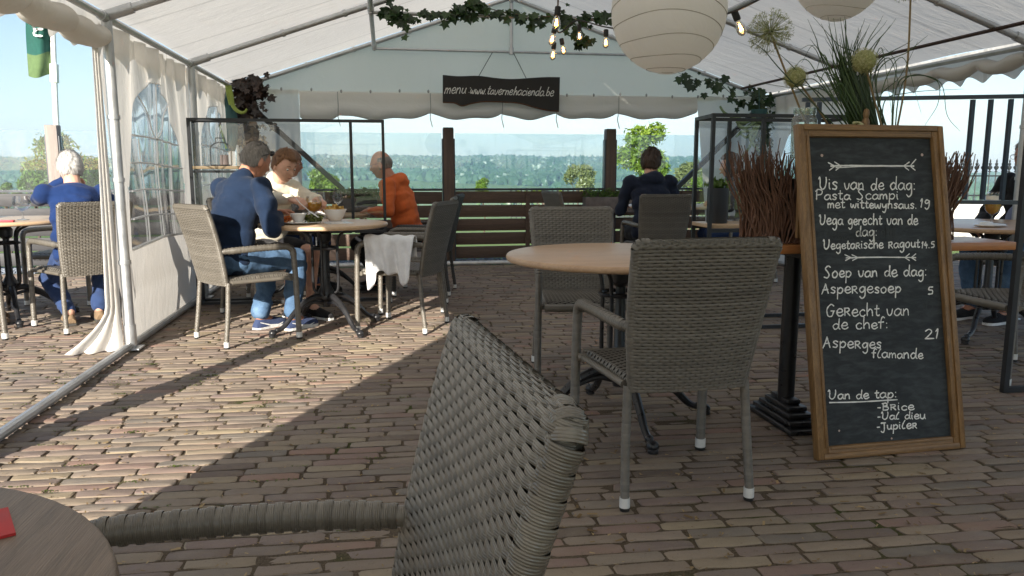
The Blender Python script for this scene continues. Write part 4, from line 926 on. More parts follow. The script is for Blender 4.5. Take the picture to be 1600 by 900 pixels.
for a in (("Vis van de dag:", 1279, 1431, 296, 297, 10.7, .0054), ("Pasta Scampi", 1274, 1404, 312, 311.5, 8.4), ("met wittewynsaus.", 1293, 1433, 324.5, 326, 7.4), ("19", 1438, 1453, 324, 325, 7.8),
          ("Vega gerecht van de", 1280, 1434, 351, 351, 8.9, .0052), ("dag:", 1337, 1371, 369, 369, 9.0), ("VegetaRische Ragout", 1286, 1437, 389.5, 386.5, 7.9, .0052), ("14.5", 1440, 1460, 387.5, 387, 5.6),
          ("Soep van de dag:", 1287, 1449, 434, 431, 9.7, .0054), ("AspeRgesoep", 1284, 1408, 458.5, 457, 9.2, .0052), ("5", 1449, 1458, 460, 460, 7.0),
          ("GeRecht van", 1291, 1421, 494, 493, 10.3, .0052), ("de chef:", 1301, 1388, 514.5, 513, 9.2), ("AspeRges", 1286, 1377, 543, 544, 9.4, .0052), ("21", 1445, 1468, 529.5, 529, 8.2),
          ("fLamande", 1362, 1442, 559, 560, 8.2), ("Van de tap:", 1294, 1402, 624, 621.5, 7.9, .0052), ("-BRice", 1371, 1428, 641, 640.5, 6.9), ("-VaL dieu", 1371, 1446, 656, 654, 6.7), ("-JupiLeR", 1370, 1433, 672, 669, 7.1)): write(*a)
def stroke(pts, w=.005, mb=chalk): ribbon(mb, [onb(x, y) for x, y, _ in smooth_path([(x, y, 0) for x, y in pts], 8)], w, un, rnd)
stroke([(1298, 259.5), (1330, 258.5), (1370, 259), (1428, 259.5)], .006); stroke([(1306, 262), (1350, 260), (1400, 260)], .004)
for x, y in ((1294, 254), (1304, 253)): stroke([(x, y), (x+10, 259.3)], .0045); stroke([(x+11, 259.3), (x+2, 266)], .0045)
for x in (1422, 1412): stroke([(x+9, 249 if x > 1415 else 253), (x, 259.5)], .0045); stroke([(x, 259.5), (x+8, 266)], .0045)
stroke([(1322, 403), (1360, 402), (1400, 402), (1431, 402.5)], .0052)
for x in (1320, 1331): stroke([(x, 398), (x+10, 402.5)], .0042); stroke([(x+10, 402.5), (x+1, 407)], .0042)
for x in (1424, 1414): stroke([(x+7, 396.5), (x, 402.5)], .0042); stroke([(x, 402.5), (x+7, 407)], .0042)
stroke([(1296, 629), (1340, 628), (1402, 624.5)], .0052)
for a in (("19", 1442, 1456, 351, 352, 9, .004, faint), ("Vega geRecht", 1286, 1400, 374, 371, 12, .004, faint), ("15", 1448, 1462, 431, 431, 9, .004, faint), ("15", 1446, 1458, 484, 484, 8, .004, faint), ("pasta", 1340, 1390, 443, 440, 9, .004, faint)): write(*a)
wb(chalk, 'chalk_lettering', M['chalk'], board, False); wb(faint, 'wiped_lettering', M['chalk_faint'], board, False)
mb = MB()
for x, y, r in ((1284, 243, .006), (1440.5, 242, .006), (1311, 673, .004), (1393, 685, .004)):
    p = onb(x, y); vs = [p+ux*r*math.cos(k*.5236)+uy*r*math.sin(k*.5236)+un*.001 for k in range(12)]; mb.add(vs, [tuple(range(12))])
wb(mb, 'screw_holes', pm('pale_hole', (.55, .42, .36), .7), board, False)

# ------------------------------------------------------------------ hanging sign
SY = 8.86; sg = thing('hanging_sign', 'black live edge wooden sign with white cursive writing hung from the tie bar', 'sign', on_y(783, 145, SY))
top = [(692, 117), (716, 119), (748, 118.5), (776, 122), (800, 123.5), (826, 122), (850, 120.5), (875, 120.5)]; bot = [(873.5, 173), (858, 172), (836, 167), (812, 160.5), (785, 158.5), (756, 158), (736, 161), (722, 164.5), (710, 160), (692, 159)]
def P2(px): 
    q = on_y(px[0], px[1], SY); return (q[0], q[2])
out = [tuple(q[:2]) for q in smooth_path([(*P2(p), 0) for p in top], 5)]+[tuple(q[:2]) for q in smooth_path([(*P2(p), 0) for p in bot], 5)]
out = out[::-1]; n = len(out); mb = MB(); mb.add([(x, SY, z) for x, z in out]+[(x, SY+.028, z) for x, z in out], [tuple(range(n)), tuple(range(2*n-1, n-1, -1))]+[(i, n+i, n+(i+1) % n, (i+1) % n) for i in range(n)])
wb(mb, 'board', pm('black_stained_board', (.016, .014, .013), .62, 0, .3, 10, .12, 40), sg, False)
mb = MB(); lw = [(x, z) for x, z in [P2(p) for p in bot]]; mb.tube(smooth_path([(x, SY+.012, z-.004) for x, z in lw], 6), .0085, 8); wb(mb, 'bark_edge', pm('bark_edge', (.15, .065, .03), .85, 0, .35, 30, .3, 50), sg)
mb = MB(); rnd = random.Random(9); nrm = np.array((0, -1.0, 0))
for s, x0, x1, y0, y1, xh in (("menu", 694, 727, 146, 146, 8.8), (":", 731, 735, 146, 146, 8.8), ("www.taverne", 734, 800, 146.5, 148.5, 7.4), ("hacienda.be", 802, 864, 148.5, 150, 7.6)):
    st, W_ = text_strokes(s, rnd)
    for P in st: ribbon(mb, [on_plane(x0+(x1-x0)*x/W_+.30*y*xh, y0+(y1-y0)*x/W_-y*xh, (0, SY-.003, 0), nrm) for x, y in P], .0088, nrm, rnd)
wb(mb, 'lettering', M['chalk'], sg, False)
for a, b in (((771, 79), (748, 119)), ((801, 80), (822, 122))):
    p = on_y(*a, 9.0); q = on_y(*b, SY+.014); mb = MB(); mb.tube([p, q], .004, 6); wb(mb, 'hanging_cord', pm('twine', (.10, .08, .06), .9), sg)

# ------------------------------------------------------------------ flag
fl = thing('flag_pole', 'white flagpole outside the tent on the left', 'flagpole', (*on_y(84, 300, 24)[:2], float(terrain_h(*on_y(84, 300, 24)[:2]))))
a = on_y(92, 320, 24); b = on_y(81, 0, 24); d = b-a; mb = MB(); mb.tube([(a[0], 24, fl.location[2]), a+d*.5, a+d*1.25], [.085, .075, .06], 12)
wb(mb, 'pole', pm('white_pole', (.8, .8, .8), .4), fl); p = a+d*.65; mb = MB(); mb.tube([p-d/np.linalg.norm(d)*.25, p+d/np.linalg.norm(d)*.25], .12, 8); wb(mb, 'halyard_knot', M['white'], fl)
cor = [(40, -40), (79, -40), (81, 119), (50, 117)]; pts = []
for i in range(41):
    q = i/40; row = []
    for j in range(15):
        u = j/14; x = (40+(81.5-40)*u)+(12*max(0, q-.55)**1.2*(1-u)); y = -40+159*q+3*math.sin(u*5); w_ = on_y(x, y, 23.9+.16*math.sin(u*5+q*3)+.08*math.sin(q*11)); row.append(w_)
    pts.append(row)
mb = MB(); mb.grid(pts[:32]); fg = wb(mb, 'flag_cloth', fabric('green_flag', (.02, .13, .10), .1), None) if False else mb.build('flag', fabric('green_flag', (.02, .085, .07), .1), None)
tag(fg, 'green flag with a pale lower stripe flying on the white pole', 'flag')
mb = MB(); mb.grid(pts[31:]); mb.build('stripe', fabric('light_green_stripe', (.10, .155, .065), .1), fg)
mb = MB(); rnd = random.Random(3); nrm = np.array((0, -1.0, 0))
for s, x0, y0 in (("n", 66, 44), ("e", 66, 24), ("i", 66, 10)):
    st, W_ = text_strokes(s, rnd)
    for P in st: ribbon(mb, [on_plane(x0-14*y, y0+14*x/W_, (0, 23.7, 0), nrm) for x, y in P], .05, nrm, rnd)
mb.build('lettering', M['chalk'], fg, False)
# ------------------------------------------------------------------ ivy and hanging plants
IVY = [(0, 0), (.28, -.08), (.50, .16), (.34, .30), (.62, .62), (.26, .60), (0, 1.0), (-.26, .60), (-.62, .62), (-.34, .30), (-.50, .16), (-.28, -.08)]
def ivy_leaf(mb, p, s, rnd, down=.7):
    d = Vector((rnd.uniform(-1, 1), rnd.uniform(-1, .3), rnd.uniform(-1, .2)-down)).normalized(); nrm = Vector((rnd.uniform(-.6, .6), -1, rnd.uniform(-.1, .8))).normalized(); sx = d.cross(nrm).normalized(); nn = sx.cross(d)
    vs = [Vector(p)+sx*x*s+d*y*s+nn*(.18*abs(x)*s) for x, y in IVY]; c = Vector(p)+d*.4*s-nn*.06*s; k = len(vs); mb.add(vs+[c], [(i, (i+1) % k, k) for i in range(k)])
def vine(root, path, n, size, seed, spread, m, stem=.004, leafname='leaves', down=.7):
    rnd = random.Random(seed); P = smooth_path(path, 14); mb = MB(); mb.tube(P, stem, 6); 
    for k in range(n//5):
        i = rnd.randrange(len(P)-1); p = P[i]; q = p+np.array((rnd.uniform(-1, 1), rnd.uniform(-.6, .3), rnd.uniform(-1, .5)))*spread*1.2; mb.tube([p, (p+q)/2+np.array((0, 0, .01)), q], stem*.5, 4)
    wb(mb, 'stems', M['bark'], root); mb = MB()
    for k in range(n):
        p = P[rnd.randrange(len(P))]+np.array((rnd.gauss(0, 1), rnd.gauss(0, .6)-.2, rnd.gauss(-.25, 1)))*spread*rnd.uniform(.3, 1.2); ivy_leaf(mb, p, size*rnd.uniform(.4, 1.3), rnd, down)
    wb(mb, leafname, m, root, False)
def pixpath(px, Y): return [on_y(x, y, Y) for x, y in px]
g = thing('ivy_garland', 'dark ivy garland wound along the upper tie bar', 'garland', on_y(770, 20, 6.97))
vine(g, pixpath([(603, 14), (640, 24), (700, 20), (745, 10), (800, 22), (860, 26), (920, 26), (955, 22)], 6.97), 150, .075, 3, .035, M['leaf_dark'])
vine(g, pixpath([(606, 6), (618, 22), (632, 38)], 6.95), 36, .07, 4, .04, M['leaf_dark'])
vine(g, pixpath([(715, 24), (738, 2), (752, 8)], 6.95), 18, .07, 5, .03, M['leaf_dark'])
vine(g, pixpath([(870, 20), (893, 38), (908, 56), (912, 68)], 6.95), 46, .075, 6, .04, M['leaf_dark'])
g = thing('ivy_garland', 'ivy trailing down the right gable rafter into the tent corner', 'garland', on_y(1160, 150, 8.85))
vine(g, pixpath([(1062, 118), (1090, 126), (1120, 128), (1150, 150), (1180, 145)], 8.85), 42, .10, 8, .06, M['leaf_dark'])
vine(g, pixpath([(1178, 136), (1195, 160), (1190, 190), (1192, 225), (1185, 262)], 8.80), 110, .10, 9, .09, M['leaf_dark'])
M['brown_leaf'] = leafmat('dried_brown_leaves', (.020, .013, .010), (.075, .042, .030), .15)
M['tan_leaf'] = leafmat('dried_tan_leaves', (.16, .11, .07), (.30, .22, .15), .3)
g = thing('dried_plant_bunch', 'dark brown dried foliage bunch hung in the left tent corner', 'dried plant', on_y(385, 150, 8.8))
vine(g, pixpath([(378, 126), (388, 142), (386, 160), (390, 176)], 8.80), 300, .08, 12, .085, M['brown_leaf'])
vine(g, pixpath([(398, 126), (408, 140)], 8.80), 60, .07, 13, .06, M['brown_leaf'])
vine(g, pixpath([(384, 180), (380, 205), (388, 222)], 8.78), 60, .08, 14, .10, M['brown_leaf'])
vine(g, pixpath([(388, 196), (392, 214)], 8.75), 22, .11, 15, .08, M['tan_leaf'], leafname='pale_leaves')
M['succ'] = pm('pale_green_succulent', (.20, .28, .13), .5, 0, .25, 14); M['hose'] = pm('teal_hanger', (.03, .10, .11), .5, 0, .2)
M['yg'] = pm('yellow_green_stem', (.28, .36, .07), .5, 0, .2)
g = thing('hanging_plant', 'teal potted hanger with curling yellow green stems in the left corner', 'hanging plant', on_y(360, 170, 8.6))
mb = MB(); mb.tube(pixpath([(358, 136), (358, 160), (360, 185), (361, 215), (360, 236)], 8.6), [.03, .05, .075, .07, .05], 12); wb(mb, 'hanger', M['hose'], g)
mb = MB()
for px, r in (([(357, 134), (361, 150), (364, 165), (372, 174), (381, 176), (386, 170)], .028), ([(357, 134), (358, 150), (360, 164)], .035), ([(345, 196), (347, 208), (350, 220), (354, 232)], .014)): P = smooth_path(pixpath(px, 8.5), 6); mb.tube(P, [r*(1-.6*i/len(P)) for i in range(len(P))], 8)
wb(mb, 'stems', M['yg'], g)
g = thing('hanging_plant', 'pale green succulent with drooping arms hanging in the right corner', 'hanging plant', on_y(1180, 200, 8.7))
mb = MB()
for px in ([(1180, 185), (1160, 192), (1150, 186), (1132, 176), (1125, 166)], [(1180, 190), (1165, 200), (1155, 196), (1152, 186), (1160, 181), (1172, 182)], [(1182, 195), (1168, 214), (1158, 210)], [(1185, 195), (1178, 215), (1168, 235), (1160, 246)], [(1180, 200), (1172, 215), (1182, 232), (1192, 240)], [(1182, 190), (1194, 188), (1198, 178), (1190, 172)], [(1180, 205), (1160, 206), (1150, 214)]):
    P = smooth_path(pixpath(px, 8.6), 6); mb.tube(P, [.024*(1-.5*i/len(P)) for i in range(len(P))], 8)
wb(mb, 'arms', M['succ'], g)
mb = MB(); c_ = on_y(1186, 178, 8.65); mb.lathe([(.06, -.1), (.09, .0), (.095, .05)], 16, c_); mb.tube([c_+np.array((0, 0, .04)), on_y(1186, 140, 8.65)], .004, 6); wb(mb, 'pot', M['hose'], g)

# ------------------------------------------------------------------ festoon lights
M['bulb'] = thin_glass('bulb_glass', (1, .93, .80), .12, 0)
fm = NT('glowing_filament'); fm.b.inputs['Emission Color'].default_value = (1, .50, .14, 1); fm.b.inputs['Emission Strength'].default_value = 14; fm.b.inputs['Base Color'].default_value = (1, .6, .2, 1); M['fil'] = fm.m
fest = thing('festoon_light', 'black festoon cable strung along the tent with warm glowing filament bulbs', 'string light', on_y(872, 20, 6.5))
PB = [on_y(866, -60, 4.6), on_y(872, -8, 5.4), on_y(877, 28, 6.2), on_y(890, 8, 6.9)]
mb = MB(); mb.tube(smooth_path([on_y(860, -70, 4.4), on_y(868, -20, 5.0), on_y(872, 2, 6.0), on_y(869, 36, 6.4), on_y(872, 50, 6.7), on_y(880, 48, 6.8), on_y(902, 32, 6.8), on_y(945, 42, 6.4), on_y(985, 46, 5.9), on_y(1060, 40, 5.2), on_y(1140, 20, 4.6), on_y(1200, -8, 4.2)], 10), .0065, 6); wb(mb, 'cable', M['cable'], fest)
def bulb(px, Y, tilt=0.0, s=1.0):
    p = on_y(px[0], px[1], Y); rot = Matrix.Rotation(tilt, 4, 'Y')
    def L(name, prof, m, par, seg=18):
        mb = MB(); mb.lathe([(r*s, z*s) for r, z in prof], seg); o = mb.build(name, m, None); return o
    sk = L('socket', [(.016, .0), (.021, -.004), (.022, -.05), (.019, -.062)], M['cable'], None); sk.matrix_world = Matrix.Translation(p) @ rot; mw = sk.matrix_world.copy()
    b_ = L('bulb', [(.013, -.058), (.016, -.072), (.027, -.098), (.031, -.120), (.026, -.142), (.012, -.156), (.0001, -.160)], M['bulb'], None); b_.parent = sk
    mb = MB()
    for k in range(6):
        a = k*math.pi/3; mb.tube([(.004*s*math.cos(a), .004*s*math.sin(a), -.085*s), (.011*s*math.cos(a), .011*s*math.sin(a), -.130*s)], .0016*s, 5)
    f_ = mb.build('filament', M['fil'], None); f_.parent = sk
    wparent(sk, fest); sk.matrix_basis = mw
bulb((872, 10), 5.4, .1); bulb((868, 40), 6.3, .25); bulb((866, 66), 6.7, .1, .95); bulb((877, 60), 6.85, -.2, .9); bulb((905, 38), 6.8, -.05, .9); bulb((947, 46), 6.4, .0, .95); bulb((1147, 17), 4.6, -.45, 1.0)

# ------------------------------------------------------------------ paper lanterns
def lantern(label, c, rx, rz, seed):
    root = thing('paper_lantern', label, 'lantern', c, 0, 'white paper lanterns under the tent roof'); n = 120; pts = []
    tl = lambda ph, th: (.42*math.sin(th+seed)+.22*math.sin(2*th+seed*2+ph*2))*math.cos(ph)
    for i in range(n+1):
        ph = -math.pi/2+math.pi*i/n; row = []
        for k in range(97):
            th = 2*math.pi*k/96; w = math.sin(ph)*.5+.5; ribs = (ph*3.2+tl(ph, th)) % 1.0
            pinch = .985+.015*(abs(math.sin(math.pi*ribs))**.45); wr = 1+.006*(float(fnoise(th*7, ph*9, seed))-.5)
            q = max(.16, math.cos(ph)); row.append((rx*q*math.cos(th)*pinch*wr, rx*q*math.sin(th)*pinch*wr, rz*math.sin(ph)*1.0))
        pts.append(row)
    mb = MB(); mb.grid(pts); mb.build('paper_shade', M['paper'], root, True, 70)
    mb = MB(); 
    for j in range(-5, 6):
        P = []
        for k in range(65):
            th = 2*math.pi*k/64; ph = j/3.2
            for _ in range(6): ph = (j-tl(ph, th))/3.2
            if abs(ph) < 1.5: P.append((rx*max(.16, math.cos(ph))*math.cos(th)*.995, rx*max(.16, math.cos(ph))*math.sin(th)*.995, rz*math.sin(ph)))
        if len(P) > 60: mb.tube(P, .0016, 5)
    mb.build('wire_ribs', pm('rib_wire', (.42, .38, .33), .6), root)
    mb = MB(); mb.tube([(0, 0, rz), (0, 0, roof_z(c[0])-c[2])], .003, 6); mb.build('cord', M['cable'], root)
M['paper'] = pvc('rice_paper', (.96, .94, .91), .60, .03)
c = on_y(1045, 17, 2.75); lantern('large white paper lantern at the top of the picture', c, .205, .218, 1)
c = on_y(1313, -62, 4.0); lantern('smaller white paper lantern cut by the top edge above the grasses', c, .255, .31, 3)

# ------------------------------------------------------------------ twig planter, grasses and alliums on the side table
M['twig'] = wood('red_brown_twigs', (.040, .018, .011), (.19, .095, .057), .7, 2, 9, 5, .5)
tp = thing('twig_planter', 'oval planter wrapped in upright red brown twigs on the orange table', 'planter', (1.985, 3.075, T6H)); rnd = random.Random(17); mb = MB(); body = MB()
A0, B0 = .455, .135
body.add(*(lambda pr: (pr[0], pr[1]))((lambda P: ([(x, y, z) for x, y, z in P], [(i, (i+1) % 40, 40+(i+1) % 40, 40+i) for i in range(40)]+[tuple(range(40, 80))]))([(A0*.93*math.cos(k*math.pi/20), B0*.85*math.sin(k*math.pi/20), 0.002) for k in range(40)]+[(A0*.95*math.cos(k*math.pi/20), B0*.88*math.sin(k*math.pi/20), .27) for k in range(40)])))
body.build('inner_pot', M['wick_core'], tp)
for k in range(520):
    th = rnd.uniform(0, 2*math.pi); e = 1.0; cx_, sy_ = math.cos(th), math.sin(th); cx_ = math.copysign(abs(cx_)**.6, cx_); sy_ = math.copysign(abs(sy_)**.75, sy_)
    L = rnd.uniform(.26, .385)*(1.0 if rnd.random() < .85 else 1.12); r = rnd.uniform(.0026, .0055); off = rnd.uniform(.97, 1.06); P = []; lean = rnd.gauss(0, .055); n = 7; wob = rnd.uniform(0, 6)
    for i in range(n):
        q = i/(n-1); fl = 1-.035*math.sin(math.pi*min(1, q*1.3))+.06*max(0, q-.55); kx = lean*q+.006*math.sin(q*9+wob)+.007*rnd.uniform(-1, 1)
        P.append((A0*cx_*off*fl+kx*(1.0), B0*sy_*off*fl+rnd.uniform(-.006, .006)+lean*.4*q*(1 if sy_ > 0 else -1)*rnd.random(), .004+L*q))
    mb.tube(P, [r*(1-.55*(i/(n-1))**2) for i in range(n)], 5)
    if rnd.random() < .35:
        p = np.array(P[4]); mb.tube([p, p+np.array((rnd.uniform(-.03, .03), rnd.uniform(-.015, .015), rnd.uniform(.03, .07)))], [r*.6, r*.3], 4)
mb.build('twig_wrap', M['twig'], tp)
M['grass_blade'] = leafmat('grass_blades', (.015, .04, .012), (.075, .13, .035), .25)
M['moss'] = leafmat('planter_moss', (.05, .09, .02), (.12, .18, .05), .2)
gp = thing('grass_arrangement', 'tall dark green artificial grass arrangement above the chalkboard', 'plant', (2.13, 3.075, T6H+.30)); mb = MB(); rnd = random.Random(23)
def blade(mb, base, px, w):
    P = smooth_path([base]+[on_y(x, y, Y) for x, y, Y in px], 8); n = len(P); L = []
    for i, p in enumerate(P):
        q = i/(n-1); ww = w*(1-q**1.6)+.0006; t_ = P[min(i+1, n-1)]-P[max(i-1, 0)]; s_ = np.cross(t_, np.array((.3, 1, 0))); s_ /= np.linalg.norm(s_)+1e-9; L.append([p-s_*ww, p+np.array((0, -ww*.5, 0)), p+s_*ww])
    mb.grid(L)
for k in range(95):
    a = rnd.gauss(0, 1); bx = 2.13+a*.03; ty = rnd.uniform(20, 120) if rnd.random() < .7 else rnd.uniform(110, 175); tx = 1333+a*22+rnd.gauss(0, 18)*(1+(170-ty)/220); yd = 3.075+rnd.uniform(-.06, .06)
    blade(mb, np.array((bx, yd, T6H+.31)), [((1330+a*9)*.7+tx*.3, 150*.6+ty*.4, yd+rnd.uniform(-.02, .02)), (tx, ty, yd+rnd.uniform(-.05, .05))], rnd.uniform(.0022, .0042))
for k in range(26):
    a = rnd.uniform(-1, 1); yd = 3.075+rnd.uniform(-.06, .06); tx = 1330+a*110; blade(mb, np.array((2.13+a*.06, yd, T6H+.31)), [(1330+a*45, rnd.uniform(120, 170), yd), (1330+a*80, rnd.uniform(70, 130), yd), (tx, rnd.uniform(60, 190), yd-.05)], rnd.uniform(.0016, .003))
for px in ([(1230, 120), (1195, 80), (1172, 64)], [(1270, 140), (1235, 100), (1215, 82)], [(1285, 150), (1240, 130), (1210, 118)], [(1400, 140), (1430, 118), (1470, 130), (1480, 180), (1500, 205)], [(1380, 165), (1420, 145), (1506, 139)], [(1395, 150), (1400, 100), (1380, 72)], [(1370, 120), (1420, 80), (1450, 55)], [(1410, 130), (1462, 125), (1466, 160), (1445, 196)], [(1345, 100), (1310, 70), (1270, 26)], [(1300, 150), (1250, 140), (1190, 130)], [(1290, 100), (1275, 60), (1262, 30)]):
    blade(mb, np.array((2.13+(px[0][0]-1330)*.0004, 3.05, T6H+.31)), [(x, y, 3.05) for x, y in px], .0022)
wb(mb, 'blades', M['grass_blade'], gp, True, 80)
mb = MB(); V, F = leaf_cloud([(2.05, 3.06, T6H+.335, .07), (2.2, 3.06, T6H+.335, .07), (2.12, 3.02, T6H+.335, .06)], 420, .014, 77, .5); wparent(np_mesh('moss', V, F, M['moss'], None), gp)
M['bloom'] = leafmat('pale_yellow_florets', (.42, .42, .20), (.70, .68, .42), .35); M['bloom_g'] = leafmat('greenish_florets', (.22, .26, .10), (.52, .53, .30), .3)
M['stalk'] = pm('tan_stalk', (.24, .17, .08), .6, 0, .2)
def allium(label, px, r, Y, base, m, n, spiky, seed, bend=(0, 0)):
    c = on_y(px[0], px[1], Y); root = thing('allium_flower', label, 'flower', base, 0, 'artificial allium flowers on the side table'); r_ = np.random.default_rng(seed); mb = MB()
    b = np.array(base, float); mid = (c+b)/2+np.array((bend[0], 0, bend[1])); mb.tube(smooth_path([b, mid, c], 10), .0042, 8); wb(mb, 'stalk', M['stalk'], root); mb = MB(); sp = MB()
    d = r_.standard_normal((n, 3)); d /= np.linalg.norm(d, axis=1)[:, None]
    for k in range(n):
        rr_ = r*r_.uniform(.80, 1.04) if spiky else r*r_.uniform(.86, 1.0); p = c+d[k]*rr_; a = np.cross(d[k], r_.standard_normal(3)); a /= np.linalg.norm(a); e = np.cross(d[k], a); s_ = r*(.13 if spiky else .10)
        if spiky: sp.tube([c+d[k]*r*.08, p], .0007, 3, False)
        for q in range(5 if spiky else 4):
            th = q*6.283/(5 if spiky else 4); o = a*math.cos(th)+e*math.sin(th); w_ = np.cross(d[k], o)*s_*.28; mb.add([p-w_*.4, p+o*s_+d[k]*s_*.5-w_*.2, p+o*s_+d[k]*s_*.5+w_*.2, p+w_*.4], [(0, 1, 2, 3)])
    if spiky: wb(sp, 'spokes', M['bloom_g'], root, False)
    else:
        co = MB(); co.ball(c, r*.84, 20, 12); wb(co, 'core', pm('allium_core', (.30, .31, .12), .8), root)
    wb(mb, 'florets', m, root, False); return root
TZ = T6H+.31
vz = thing('glass_jar', 'small pale glass jar behind the top left corner of the chalkboard', 'jar', (1.86, 3.10, T6H)); mb = MB()
cj = on_y(1257, 188, 3.10); mb.lathe([(.05, -.18), (.052, -.02), (.042, .0), (.046, .012), (.046, .03), (.044, .03), (.043, .0)], 24, (cj[0], 3.10, cj[2]+.02)); wb(mb, 'glass', thin_glass('greenish_glass', (.75, .82, .76), .15, .05, .35), vz)
allium('large spiky green white allium head on a bare tan stalk', (1203, 50), .088, 3.06, (cj[0], 3.10, cj[2]), M['bloom_g'], 210, True, 61)
allium('small yellow green allium ball beside the tan stalk', (1243, 121), .050, 3.08, (2.0, 3.09, TZ), M['bloom'], 620, False, 62, (.0, .02))
allium('pale cream allium ball in front of the grasses', (1350, 96), .055, 3.00, (2.16, 3.04, TZ), M['bloom'], 700, False, 63)
allium('allium head cut off by the top edge on a long curved stalk', (1424, -30), .088, 3.10, (2.18, 3.10, TZ), M['bloom_g'], 160, True, 64, (.03, .0))
mb = MB(); c_ = on_y(1338, 196, 2.99); br = np.random.default_rng(4)
fl_ = thing('fabric_flower', 'small cream flower tucked at the foot of the grasses', 'flower', c_)
for k in range(26): d = br.standard_normal(3); d /= np.linalg.norm(d); mb.ball(c_+d*np.array((.026, .012, .012)), (.010, .007, .006), 6, 4)
wb(mb, 'petals', M['bloom'], fl_)
wd = thing('garden_ornament', 'small brown wooden ornament beside the grass stems', 'ornament', on_y(1353, 190, 3.0)); mb = MB(); mb.lathe([(.0001, -.05), (.014, -.045), (.016, -.01), (.010, .005), (.014, .02), (.010, .038), (.0001, .044)], 14, on_y(1353, 186, 3.0)); wb(mb, 'figure', M['oak'], wd)

# ------------------------------------------------------------------ flowerpots
def plant_pot(label, loc, r, h, mpot, mleaf, seed, spread=1.25, lh=.07, box=None, cat='plant pot'):
    root = thing('plant_pot', label, cat, loc); mb = MB()
    if box: mb.box((0, 0, h/2), (box[0], box[1], h), None, 1, .008)
    else: mb.lathe([(r*.95, 0), (r, .01), (r, h), (r*.9, h), (r*.88, h-.03), (.0001, h-.03)], 28)
    mb.build('pot', mpot, root); w = box[0]/2 if box else r; bl = [(w*q, 0, h+lh*.3, (box[1]/2 if box else r)*spread*.6) for q in ((-.8, -.4, 0, .4, .8) if box else (-.4, 0, .4))]
    V, F = leaf_cloud(bl, 360 if not box else 700, .018, seed, .8); np_mesh('foliage', V, F, mleaf, root); return root
M['anth'] = pm('anthracite_pot', (.030, .034, .040), .55, 0, .15, 12)
plant_pot('round anthracite pot of small green plant on the screen shelf', (on_y(1120, 340, 5.12)[0], 5.12, .741), .072, .245, M['anth'], M['leaf_mid'], 91)
p = on_y(948, 330, 9.25); plant_pot('square planter box with green tufts hung inside the fence', (p[0]+.02, 9.25, .60), .1, .19, pm('split_planter', (.17, .14, .13), .6, 0, .3), M['leaf_mid'], 92, 1.6, .1, (.62, .18), 'planter')
p = on_y(545, 300, 7.3); plant_pot('low dark planter with small white flowers behind the wine glasses', (-.28, 7.30, .73), .1, .13, M['anth'], M['leaf_dark'], 93, 1.8, .1, (.40, .14), 'planter')
p = on_y(622, 285, 8.9); plant_pot('dark leafy plant just behind the orange hoodie', (p[0], 8.9, .76), .1, .16, M['anth'], M['leaf_dark'], 94, 1.5, .16)
# bell cloche on the shelf
cl = thing('wire_lantern', 'black wire lantern with a pink candle on the upper plank shelf', 'lantern', (*on_y(346, 258, 6.68)[:2], 1.145)); mb = MB(); w = .082; hh = .20
P = [(-w, 0, .006), (-w, 0, .13)]+[(w*-math.cos(a), 0, .13+.06*math.sin(a)) for a in np.linspace(.2, math.pi-.2, 12)]+[(w, 0, .13), (w, 0, .006)]
mb.tube(P, .005, 8); mb.tube([(-w, 0, .006), (w, 0, .006)], .006, 8); mb.tube([(-.035, 0, .19), (-.035, 0, .225), (.035, 0, .225), (.035, 0, .19)], .005, 8); mb.build('wire_frame', M['black'], cl)
mb = MB(); mb.lathe([(.034, .01), (.034, .09), (.0001, .088)], 20, (.025, 0, 0)); mb.build('candle', pm('pink_candle', (.62, .45, .40), .6), cl)

# ------------------------------------------------------------------ tableware
M['ceramic'] = pm('white_ceramic', (.80, .79, .77), .18, 0, .02); M['beer'] = thin_glass('amber_beer', (.95, .48, .05), .05, .02, .35); M['foam'] = pm('beer_foam', (.85, .80, .70), .8)
b_ = NT('amber_beer_solid'); b_.set((.92, .48, .05), .12); b_.b.inputs['Transmission Weight'].default_value = .35; b_.b.inputs['IOR'].default_value = 1.1; b_.b.inputs['Subsurface Weight'].default_value = .3; M['beer'] = b_.m
def stem_glass(label, loc, s, prof, fill=None, foam=0.0):
    root = thing('stemmed_glass', label, 'glass', loc, 0); mb = MB(); mb.lathe([(.0001, 0), (.036*s, .001), (.035*s, .004), (.008*s, .010), (.0045*s, .02), (.0045*s, prof[0][1]-.008), (.010*s, prof[0][1]-.002)]+list(prof), 32, (0, 0, 0), True); mb.build('glass', M['ware'], root)
    if fill:
        mb = MB(); q = [(max(.0005, r-.0025), z+.002) for r, z in prof if z <= fill]; q.append((np.interp(fill, [z for _, z in prof], [r for r, _ in prof])-.0025, fill)); mb.lathe([(.0001, q[0][1])]+q+[(.0001, fill)], 32); mb.build('beer', M['beer'], root)
        if foam: r = q[-1][0]; mb = MB(); mb.lathe([(.0001, fill+.0005), (r, fill+.0005), (r, fill+foam), (.0001, fill+foam+.002)], 28); mb.build('foam', M['foam'], root)
    return root
goblet = [(.010, .062), (.034, .075), (.048, .095), (.051, .115), (.046, .145), (.042, .165)]
tulip = [(.008, .055), (.028, .068), (.038, .09), (.041, .115), (.037, .145), (.034, .175), (.036, .19)]
wine = [(.008, .085), (.028, .098), (.038, .12), (.039, .14), (.034, .175), (.030, .20)]
p = on_z(491, 346, .75); stem_glass('round beer goblet half full of amber beer beside the white plate', (*p[:2], .751), 1.15, [(r*1.15, z*1.06) for r, z in goblet], .135)
